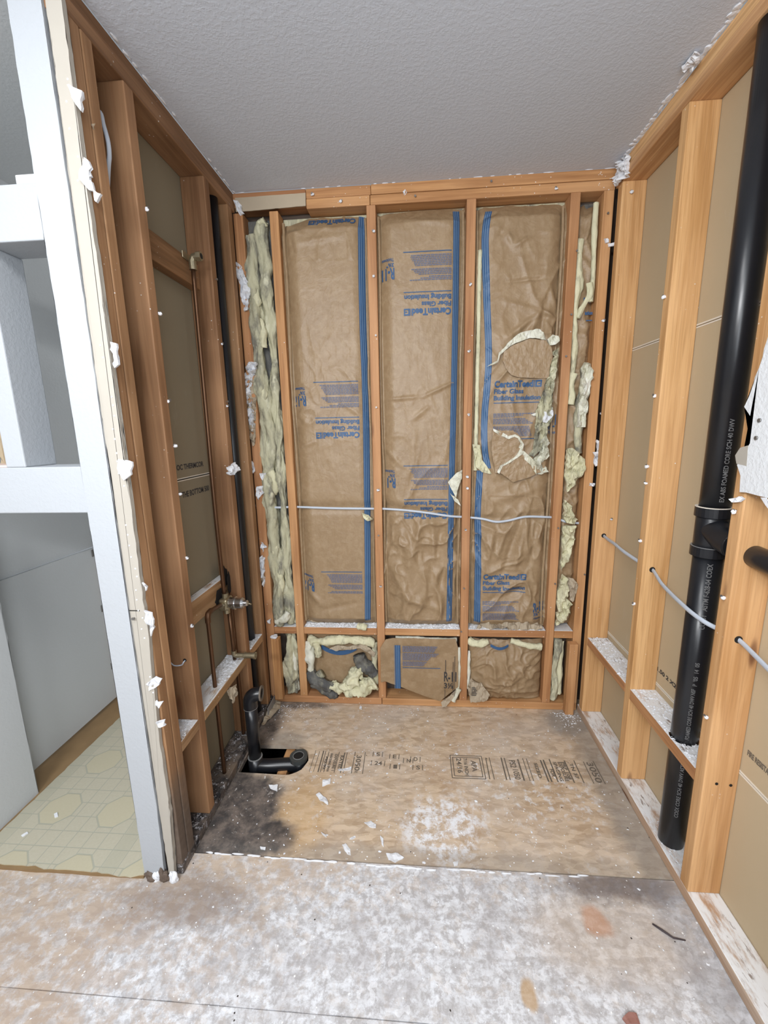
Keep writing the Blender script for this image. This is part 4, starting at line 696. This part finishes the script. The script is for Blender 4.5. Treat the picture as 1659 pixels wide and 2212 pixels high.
# ------------------------------------------------------------ vent pipe in the left corner, tub drain
t_ = tube('vent_pipe', [(-.044,-.125,.0),(-.044,-.125,1.2),(-.044,-.125,ZT)], .0245, BLACK, None, 28); t_.location = t_.location
t_.location.z += 0; tag(t_, 'slim black vent pipe running up the left wall corner', 'pipe')
dr_ = empty('tub_drain', (.055,-.4,0), label='black tub drain with open elbow standing in the floor cutout', cat='pipe')
DX, DY = .055, -.40; r = .0255
tube('standpipe', [(DX,DY,.02),(DX,DY,.15),(DX,DY,.262)], r, BLACK, dr_, 28)
el = [(DX,DY,.258),(DX,DY,.285)]+[(DX+.03*(1-math.cos(a)), DY+.006*(1-math.cos(a)), .285+.032*math.sin(a)) for a in [i*math.pi/2/7 for i in range(1,8)]]+[(DX+.045,DY+.01,.317)]
V, F = tubeg(el, .0285, 28, closed_cap=False); eb = obj('elbow', V, F, BLACK, dr_, smooth=True)
obj('elbow_rim', *pipe_ring((DX+.043,DY+.01,.317), (1,.1,0), .031, .021, .006), plain('crusty_rim', (.16,.13,.1), .8), eb); tube('elbow_bore', [(DX+.030,DY+.01,.317),(DX+.044,DY+.01,.317)], .0215, SOOT_SHADE, eb, 20)
obj('scraped_rim', *pipe_ring((DX,DY,.2575), (0,0,1), .029, .0255, .0015), DARKM, eb)
tf = tube('tee_fitting', [(DX,DY,-.12),(DX,DY,-.05),(DX,DY,.022)], .0295, BLACK, dr_, 28)
obj('scraped_rim', *pipe_ring((DX,DY,.022), (0,0,1), .0305, .0255, .0025), DARKM, tf); obj('scraped_rim', *pipe_ring((DX-.004,DY,-.085), (0,0,1), .0315, .0295, .0025), DARKM, tf)
tube('trap_arm', spline([(DX,DY,-.02),(.11,-.398,-.022),(.17,-.388,-.024),(.235,-.378,-.028)], 5), .0275, BLACK, dr_, 28)
tp = tube('trap_cup', [(.236,-.376,-.075),(.236,-.376,-.04),(.236,-.376,-.002)], .030, BLACK, dr_, 28); tube('trap_bore', [(.236,-.376,.0),(.236,-.376,.0125)], .0215, SOOT_SHADE, tp, 24)
obj('trap_ring', *pipe_ring((.236,-.376,-.004), (0,0,1), .0375, .0215, .018), plain('grey_black_ring', (.055,.06,.06), .35), tp); obj('ring_lip', *pipe_ring((.236,-.376,.0125), (0,0,1), .0235, .0215, .003), DARKM, tp)
# ------------------------------------------------------------ shower valve and copper pipes
sv = empty('shower_valve', (-.03,-.355,.64), label='tarnished shower valve with copper pipes, elbow and spout stub on left wall', cat='plumbing')
cr = .0078
tube('riser_pipe', spline([(-.032,-.358,.73),(-.033,-.362,1.1),(-.031,-.36,1.55),(-.03,-.355,1.955)], 6), cr, COPPER, sv, 16)
de = obj('shower_elbow', *join(tubeg([(-.03,-.355,1.945),(-.03,-.355,1.972),(-.024,-.355,1.985),(-.006,-.355,1.988)], .013, 16), tubeg([(-.012,-.355,1.988),(.004,-.355,1.988)], .016, 6)), BRASS, sv); obj('elbow_bore', *tubeg([(.0035,-.355,1.988),(.0045,-.355,1.988)], .0095, 16), SOOT_SHADE, de)
box('ear', (-.049,-.39,1.975), (-.044,-.32,1.998), BRASS, de, .002)
tube('supply_pipe', spline([(-.03,-.37,.705),(-.03,-.43,.715),(-.03,-.485,.722),(-.03,-.503,.718),(-.03,-.508,.70),(-.03,-.508,.6),(-.03,-.508,.42),(-.03,-.508,.2),(-.03,-.508,.038)], 6), .0078, COPPER, sv, 16)
obj('pipe_elbow', *tubeg(spline([(-.03,-.478,.722),(-.03,-.499,.72),(-.03,-.507,.708),(-.03,-.508,.688)], 5), .0105, 16), COPPER, sv)
tube('supply_pipe', [(-.03,-.335,.67),(-.032,-.325,.5),(-.032,-.322,.43)], .0078, COPPER, sv, 16); tube('supply_pipe', spline([(-.04,-.315,.69),(-.042,-.29,.68),(-.042,-.285,.6),(-.042,-.285,.1),(-.042,-.285,.038)], 6), .0078, COPPER, sv, 16)
vb = obj('valve_body', *join(boxg((-.048,-.385,.675),(-.012,-.325,.725),.008), tubeg([(-.03,-.355,.72),(-.03,-.355,.742)], .0125, 12), tubeg([(-.03,-.352,.68),(-.03,-.352,.655)], .0125, 8), tubeg([(-.03,-.38,.703),(-.03,-.402,.706)], .0125, 8), tubeg([(-.03,-.33,.69),(-.03,-.305,.688)], .0115, 8), tubeg([(-.01,-.392,.69),(-.0,-.392,.69)], .006, 10)), BRASS, sv)
obj('cartridge', *join(tubeg([(-.014,-.355,.7),(.004,-.355,.7),(.004,-.355,.7),(.012,-.355,.7)], [.023,.023,.027,.027], 28), tubeg([(.012,-.355,.7),(.038,-.355,.7),(.046,-.355,.7)], [.0225,.0225,.018], 28), tubeg([(.046,-.355,.7),(.058,-.355,.7),(.062,-.355,.7)], [.0135,.0125,.009], 20)), CHROME, sv); tube('valve_stem', [(.06,-.355,.7),(.076,-.353,.694)], .003, BRASS, sv, 8)
obj('spout_elbow', *join(tubeg(spline([(-.032,-.322,.47),(-.032,-.322,.455),(-.026,-.32,.447),(.0,-.318,.446),(.012,-.318,.446)], 4), .011, 14)), BRASS, sv); sp_ = obj('spout_fitting', *join(tubeg([(.012,-.318,.446),(.016,-.318,.446)], .0155, 8), tubeg([(.016,-.318,.446),(.056,-.318,.446)], .0125, 20), pipe_ring((.052,-.318,.446), (1,0,0), .0155, .0095, .008)), BRASS, sv)
box('steel_shim', (.012,-.125,.001), (.016,-.02,.05), DARKM, None, .001, label='grey metal angle bracket lying on floor by the corner', cat='bracket')
sheet('drywall_scrap', [(-0.004,-0.003,0.012),(0.04,-0.01,0.012),(0.055,-0.059,0.012),(0.03,-0.136,0.012),(0.014,-0.2,0.012),(0.006,-0.193,0.012),(0.002,-0.121,0.012)], (0,.2,1), TAN, th=.006, jag=.002, seg=.012, bump=.01, t=dict(label='tan drywall scrap lying beside the bracket in the left corner', cat='scrap', group='drywall scraps'))
# ------------------------------------------------------------ scraps of drywall clinging to the studs
def scrap(p, label, nr=(0,-1,0), m=GYP, th=.007, j=.0035, bu=.02, s=0): return sheet('drywall_scrap', p, nr, m, None, th=th, jag=j, seg=.007, bump=bu, ns=60, seed=s, t=dict(label=label, cat='scrap', group='drywall scraps'))
scrap([(-0.001,-0.006,2.329),(0.017,-0.006,2.325),(0.025,-0.006,2.312),(0.035,-0.006,2.306),(0.031,-0.006,2.285),(0.039,-0.006,2.277),(0.022,-0.006,2.27),(0.018,-0.006,2.268)], 'white drywall scrap dangling at the ceiling corner above the narrow left bay', s=1)
scrap([(-0.007,-0.007,2.091),(0.01,-0.007,2.076),(0.017,-0.007,2.046),(0.009,-0.007,2.03),(0.029,-0.007,2.007),(0.052,-0.007,1.987),(0.032,-0.007,1.974),(0.031,-0.007,1.929),(0.024,-0.007,1.899),(0.007,-0.007,1.897),(0.005,-0.007,1.947),(-0.003,-0.007,1.959),(-0.002,-0.007,2.003),(-0.017,-0.007,2.042),(-0.016,-0.007,2.069)], 'tall ragged white scrap on the left corner stud near the top', s=2)
scrap([(0.007,-0.007,1.683),(0.049,-0.007,1.683),(0.042,-0.007,1.641),(0.022,-0.007,1.623),(0.007,-0.007,1.564),(0.006,-0.007,1.515),(0.016,-0.007,1.472),(0.014,-0.007,1.41),(0.002,-0.007,1.385),(-0.012,-0.007,1.448),(-0.025,-0.007,1.491),(-0.032,-0.007,1.565),(-0.033,-0.007,1.601),(-0.003,-0.007,1.63)], 'long lumpy white scrap halfway up the left corner stud', s=3, th=.012, bu=.04)
scrap([(0.02,-0.003,1.624),(0.048,-0.003,1.659),(0.039,-0.003,1.575),(0.01,-0.003,1.503),(0.017,-0.003,1.416),(0.013,-0.003,1.335),(-0.002,-0.003,1.316),(-0.017,-0.003,1.379),(-0.042,-0.003,1.43),(-0.05,-0.003,1.474),(-0.044,-0.003,1.498),(-0.014,-0.003,1.528)], 'tan torn paper scrap behind the long white scrap', m=TAN, th=.003, s=4)
scrap([(0.004,-0.301,1.246),(0.004,-0.231,1.261),(0.004,-0.19,1.233),(0.004,-0.233,1.217),(0.004,-0.286,1.213)], 'white scrap stuck beside the black vent pipe at mid height', nr=(1,0,0), s=5)
scrap([(-0.009,-0.006,1.252),(-0.002,-0.006,1.219),(0.003,-0.006,1.203),(-0.011,-0.006,1.193),(-0.02,-0.006,1.21)], 'small curled white scrap above the folded white pieces on the corner stud', s=6)
scrap([(0.02,-0.008,1.193),(0.052,-0.008,1.193),(0.042,-0.008,1.173),(0.031,-0.008,1.16),(0.022,-0.008,1.179)], 'triangular white scrap on the corner stud beside the fibre', s=7)
scrap([(0.002,-0.008,1.131),(0.032,-0.008,1.133),(0.028,-0.008,1.111),(0.041,-0.008,1.101),(0.022,-0.008,1.091),(0.007,-0.008,1.068),(-0.005,-0.008,1.088)], 'ragged white scrap on the corner stud just above the level cable', s=8)
scrap([(-0.003,-0.008,0.861),(0.015,-0.008,0.856),(0.03,-0.008,0.838),(0.013,-0.008,0.833),(0.007,-0.008,0.812),(-0,-0.008,0.837)], 'small white scrap on the corner stud below the level cable', s=9)
scrap([(-0.021,-0.012,0.775),(0.002,-0.012,0.796),(0.013,-0.012,0.781),(0.007,-0.012,0.738),(0.009,-0.012,0.696),(-0.001,-0.012,0.636),(-0.003,-0.012,0.69),(-0.022,-0.012,0.701),(-0.024,-0.012,0.738),(-0.043,-0.012,0.754)], 'white crusty scrap holding brown paper low on the left corner stud', s=10, th=.01, bu=.03)
scrap([(-0.093,-0.009,0.71),(-0.067,-0.009,0.737),(-0.024,-0.009,0.756),(-0.024,-0.009,0.716),(-0.003,-0.009,0.681),(-0.003,-0.009,0.646),(-0.038,-0.009,0.638),(-0.076,-0.009,0.635),(-0.101,-0.009,0.621)], 'brown paper flap dangling over the vent pipe low on the left', m=TAN, th=.003, s=11)
scrap([(0.001,-0.006,0.458),(0.019,-0.006,0.466),(0.017,-0.006,0.441),(0.006,-0.006,0.438)], 'tiny white scrap on a nail at the left blocking corner', s=12)
scrap([(1.524,-0.012,1.319),(1.533,-0.012,1.313),(1.536,-0.012,1.271),(1.543,-0.012,1.253),(1.541,-0.012,1.21),(1.523,-0.012,1.205),(1.515,-0.012,1.265),(1.527,-0.012,1.268)], 'white hanging tab on the right corner stud', s=13, j=.001)
scrap([(1.51,-0.006,1.131),(1.533,-0.006,1.129),(1.532,-0.006,1.115),(1.511,-0.006,1.118)], 'small white rectangle scrap below the hanging tab at right', s=14, j=.001)
scrap([(1.498,-0.006,2.107),(1.511,-0.006,2.108),(1.516,-0.006,2.093),(1.504,-0.006,2.091)], 'small round white scrap near the top of the right corner stud', s=15, j=.001)
scrap([(1.514,-0.008,2.09),(1.533,-0.008,2.086),(1.533,-0.008,2.076),(1.518,-0.008,2.077)], 'white scrap bridging the black gap beside the right corner stud', s=16, j=.001)
scrap([(1.487,-0.478,2.349),(1.492,-0.498,2.349),(1.496,-0.532,2.349),(1.511,-0.517,2.349),(1.52,-0.499,2.349),(1.518,-0.466,2.349),(1.506,-0.454,2.349)], 'peeled white flake on the right ceiling edge', nr=(0,0,-1), s=17, th=.004)
scrap([(1.524,0.006,2.36),(1.524,-0.037,2.359),(1.524,-0.1,2.346),(1.524,-0.115,2.325),(1.524,-0.098,2.301),(1.524,-0.107,2.28),(1.524,-0.032,2.275),(1.524,-0.006,2.328)], 'large white scrap in the right ceiling corner', nr=(-1,0,0), s=18, bu=.03)
scrap([(0.7,-0.004,2.32),(0.71,-0.004,2.327),(0.717,-0.004,2.317),(0.707,-0.004,2.306)], 'white crumb stuck on the top plate above the second tall bay', s=19, j=.001)
scrap([(1.52,-0.838,1.196),(1.52,-0.857,1.206),(1.52,-0.867,1.201),(1.52,-0.859,1.193),(1.52,-0.845,1.189)], 'white crumb stuck beside the black stack under the drywall remnant', nr=(-1,0,0), s=20)
scrap([(-0.002,-0.844,2.088),(-0.002,-0.827,2.101),(-0.002,-0.825,2.089),(-0.002,-0.832,2.083)], 'small brown splinter near the top of the left end stud', nr=(1,0,0), s=21, m=TAN, th=.003)
for i, p in enumerate(([(0.143,0.178,0.43),(0.175,0.193,0.43),(0.268,0.168,0.43),(0.273,0.116,0.43),(0.311,0.092,0.43),(0.267,0.041,0.43),(0.177,0.051,0.43)],)):
    sheet('paper_scrap', p, (0,-.5,1), TAN, None, th=.004, jag=.003, seg=.01, bump=.02, t=dict(label='crumpled grey-brown paper scrap on the blocking under the left batt', cat='scrap', group='drywall scraps'))
sheet('paper_scrap', [(1.03,.0,.424),(1.2,-.002,.425),(1.34,.0,.424),(1.33,.04,.46),(1.25,.04,.475),(1.15,.035,.48),(1.07,.04,.455)], (0,-.7,.7), TAN, None, th=.004, jag=.004, seg=.01, bump=.04, ns=25, t=dict(label='crumpled paper scrap on the blocking under the torn batt', cat='scrap', group='drywall scraps'))
foldt([(.455,.0,.432),(.48,-.006,.43),(.5,-.008,.425)], .014, FIBY, None, 51); o = bpy.data.objects['fibre_fold'] if False else COL.objects[-1]; o.name = 'fibre_tuft'; tag(o, 'yellow fibre tuft sitting on the blocking under the left batt', 'insulation')
o = sheet('paper_curl', [(0,-0.476,0.385),(0,-0.41,0.369),(0,-0.395,0.321),(0,-0.425,0.298),(0,-0.444,0.305),(0,-0.456,0.343)], (1,0,0), TAN, None, th=.003, jag=.002, seg=.008, bump=.02, t=dict(label='brown paper curl hanging under the left blocking', cat='scrap', group='drywall scraps'))
# ------------------------------------------------------------ debris on the floor
CH = [([(0.157,-0.525,0.002),(0.193,-0.521,0.002),(0.198,-0.547,0.002),(0.168,-0.537,0.002)], 'white flake just right of the dark stain top'),
 ([(0.365,-0.49,0.002),(0.397,-0.477,0.002),(0.398,-0.5,0.002),(0.368,-0.516,0.002)], 'white plaster flake below the left printed stamps'),
 ([(0.416,-0.427,0.002),(0.472,-0.413,0.002),(0.471,-0.429,0.002),(0.42,-0.436,0.002)], 'thin white flake across the printed stamps'),
 ([(0.354,-0.558,0.002),(0.365,-0.549,0.002),(0.404,-0.577,0.002),(0.411,-0.599,0.002),(0.379,-0.583,0.002)], 'forked white flake below the printed stamps'),
 ([(0.555,-0.663,0.002),(0.578,-0.655,0.002),(0.598,-0.667,0.002),(0.598,-0.682,0.002),(0.575,-0.678,0.002)], 'pointed white flake at the middle of the alcove floor'),
 ([(0.489,-0.751,0.002),(0.502,-0.744,0.002),(0.519,-0.761,0.002),(0.524,-0.782,0.002),(0.512,-0.778,0.002)], 'long white flake above the joint line'),
 ([(0.641,-0.771,0.002),(0.679,-0.766,0.002),(0.699,-0.782,0.002),(0.672,-0.797,0.002),(0.65,-0.79,0.002)], 'largest white flake lying on the joint line'),
 ([(0.513,-0.726,0.002),(0.529,-0.712,0.002),(0.533,-0.718,0.002),(0.52,-0.73,0.002)], 'curled white sliver near the alcove centre'),
 ([(0.213,-0.772,0.002),(0.232,-0.773,0.002),(0.233,-0.78,0.002),(0.217,-0.779,0.002)], 'small white flake on the dark stain front'),
 ([(0.41,-0.71,0.002),(0.43,-0.718,0.002),(0.429,-0.725,0.002),(0.417,-0.719,0.002)], 'slim white sliver left of the centre flakes'),
 ([(0.616,-0.711,0.002),(0.628,-0.719,0.002),(0.631,-0.749,0.002),(0.622,-0.737,0.002)], 'curved white sliver right of the centre flakes'),
 ([(0.859,-0.786,0.002),(0.876,-0.778,0.002),(0.873,-0.795,0.002),(0.861,-0.799,0.002)], 'white flake on the joint line near the middle'),
 ([(0.455,-0.014,0.002),(0.467,-0.02,0.002),(0.468,-0.046,0.002),(0.454,-0.036,0.002)], 'white flake close to the back wall plate')]
for i, (p, lb) in enumerate(CH): sheet('plaster_flake', p, (0,0,1), GYP, None, th=.003, jag=.002, seg=.006, bump=.006, seed=i, t=dict(label=lb, cat='debris', group='plaster flakes on the floor'))
for i, (p, lb) in enumerate((([(0.645,-0.779,0.002),(0.676,-0.769,0.002),(0.7,-0.779,0.002),(0.685,-0.792,0.002),(0.657,-0.791,0.002)], None), ([(-0.593,-0.703,0.003),(-0.585,-0.697,0.003),(-0.57,-0.71,0.003),(-0.578,-0.716,0.003)], 'white crumb on the vinyl octagon'), ([(-0.638,-0.789,0.012),(-0.628,-0.776,0.012),(-0.622,-0.779,0.012),(-0.629,-0.793,0.012)], 'white sliver on the vinyl near its left edge'), ([(1.226,-1.134,0.004),(1.244,-1.124,0.004),(1.262,-1.125,0.004),(1.262,-1.142,0.004),(1.232,-1.143,0.004)], 'pinkish brown paint chip at the bottom edge of the floor'))):
    if lb: sheet('plaster_flake', [(a,b_,max(c,.0125 if 'vinyl' in lb else .002)) for a,b_,c in p], (0,0,1), GYP if 'pink' not in lb else plain('pink_brown_chip', (.3,.14,.11), .7), None, th=.0035, jag=.001, seg=.006, bump=.006, seed=i, t=dict(label=lb, cat='debris', group='plaster flakes on the floor'))
tube('twig', [(1.401,-0.929,0.004),(1.419,-0.943,0.004),(1.44,-0.96,0.004),(1.469,-0.964,0.004)], .0022, plain('dark_splinter', (.06,.045,.05), .7), None, 7, t=dict(label='dark splinter lying on the dusty floor by the right wall', cat='splinter'), amp=.4)
def crumbs(name, n, fn, m, lb, sz=(.0012,.004)):
    V, F = [], []
    for i in range(n):
        p = fn()
        if not p: continue
        x, y, z = p; s_ = rnd.uniform(*sz)*(.6+rnd.random()**3); a = rnd.random()*6.28; b = len(V); k = rnd.uniform(.4,1)
        for dx, dy in ((-1,-k),(1,-k*.6),(.8,k),(-.7,k*.8)): V.append((x+(dx*math.cos(a)-dy*math.sin(a))*s_, y+(dx*math.sin(a)+dy*math.cos(a))*s_, z))
        V.append((x,y,z+s_*rnd.uniform(.3,.9))); F += [[b+j,b+(j+1)%4,b+4] for j in range(4)]+[[b+3,b+2,b+1,b]]
    return obj(name, V, F, m, None, label=lb, cat='debris', kind='stuff')
def ff():
    x = rnd.uniform(.03,1.5); y = -.02-rnd.random()*.78
    if x < .3 and -.48 < y < -.28: return None
    if noise.noise(Vector((x*5,y*5,0)))+rnd.random()*.9 < .35: return None
    return (x,y,.0005)
crumbs('plaster_crumbs', 900, ff, GYP, 'tiny white plaster crumbs scattered over the alcove floor')
crumbs('plaster_crumbs', 500, lambda: (rnd.uniform(-.3,1.5), -.82-rnd.random()*.6, .0005), GYP, 'fine white plaster crumbs on the dusty front floor', (.001,.003))
crumbs('plaster_crumbs', 260, lambda: (rnd.gauss(.08,.07), -.02-abs(rnd.gauss(0,.06)), .0005), GYP, 'white crumbs gathered in the left back corner', (.001,.003)).location.z += .0
crumbs('plaster_crumbs', 200, lambda: (min(1.525,rnd.gauss(1.47,.03)), -.02-abs(rnd.gauss(0,.05)), .0005), GYP, 'white crumbs gathered in the right back corner', (.001,.0035))
def ledge(x0,x1,y0,y1,z,lb,n=260,sz=(.0015,.006)): crumbs('plaster_debris', n, lambda: (rnd.uniform(x0,x1), rnd.uniform(y0,y1), z), GYP, lb, sz)
ledge(.19,.54,.002,.05,.4225,'white plaster debris on the blocking under the left batt',420,(.002,.008)); ledge(.595,.95,.002,.05,.4225,'white plaster debris on the blocking under the middle batt',420,(.002,.008)); ledge(1.0,1.36,.002,.04,.4225,'white plaster debris on the blocking under the torn batt',200)
ledge(W+.004,W+.085,-.41,-.065,.4225,'white plaster debris on the farther right wall blocking',420); ledge(W+.004,W+.085,-.82,-.46,.4225,'white plaster debris on the blocking around the black stack',380)
ledge(-.085,-.004,-.5,-.28,.422,'white plaster debris on the left blocking below the spout',320,(.002,.008)); ledge(-.085,-.004,-.79,-.70,.422,'white plaster debris on the nearest left blocking',150); ledge(-.085,-.004,-.225,-.08,.422,'white plaster debris on the blocking at the left vent pipe',150,(.002,.007))
ledge(W+.01,W+.085,-.82,-.63,.038,'white plaster debris on the right bottom plate around the stack',160,(.001,.004)); ledge(-.08,-.004,-.79,-.1,.038,'white crumbs on the dark left bottom plate',160,(.001,.003))
sheet('board_offcut', [(-.42,-.80,1.305),(-.338,-.80,1.305),(-.334,-.80,1.34),(-.337,-.80,1.45),(-.36,-.80,1.5),(-.42,-.80,1.5)], (0,-1,0), plain('rough_tan', (.42,.33,.22), .9, var=.4, bs=80, bstr=.6), None, th=.02, jag=.004, seg=.015, bump=.01, t=dict(label='rough tan board standing in the left closet opening', cat='board'))
obj('plaster_lump', *blobg((.035,-.02,.379), (.016,.014,.008), .7, 60, 3, 4), GYP, None, label='white plaster lump on top of the lower left trimmer stud', cat='debris', group='drywall scraps')
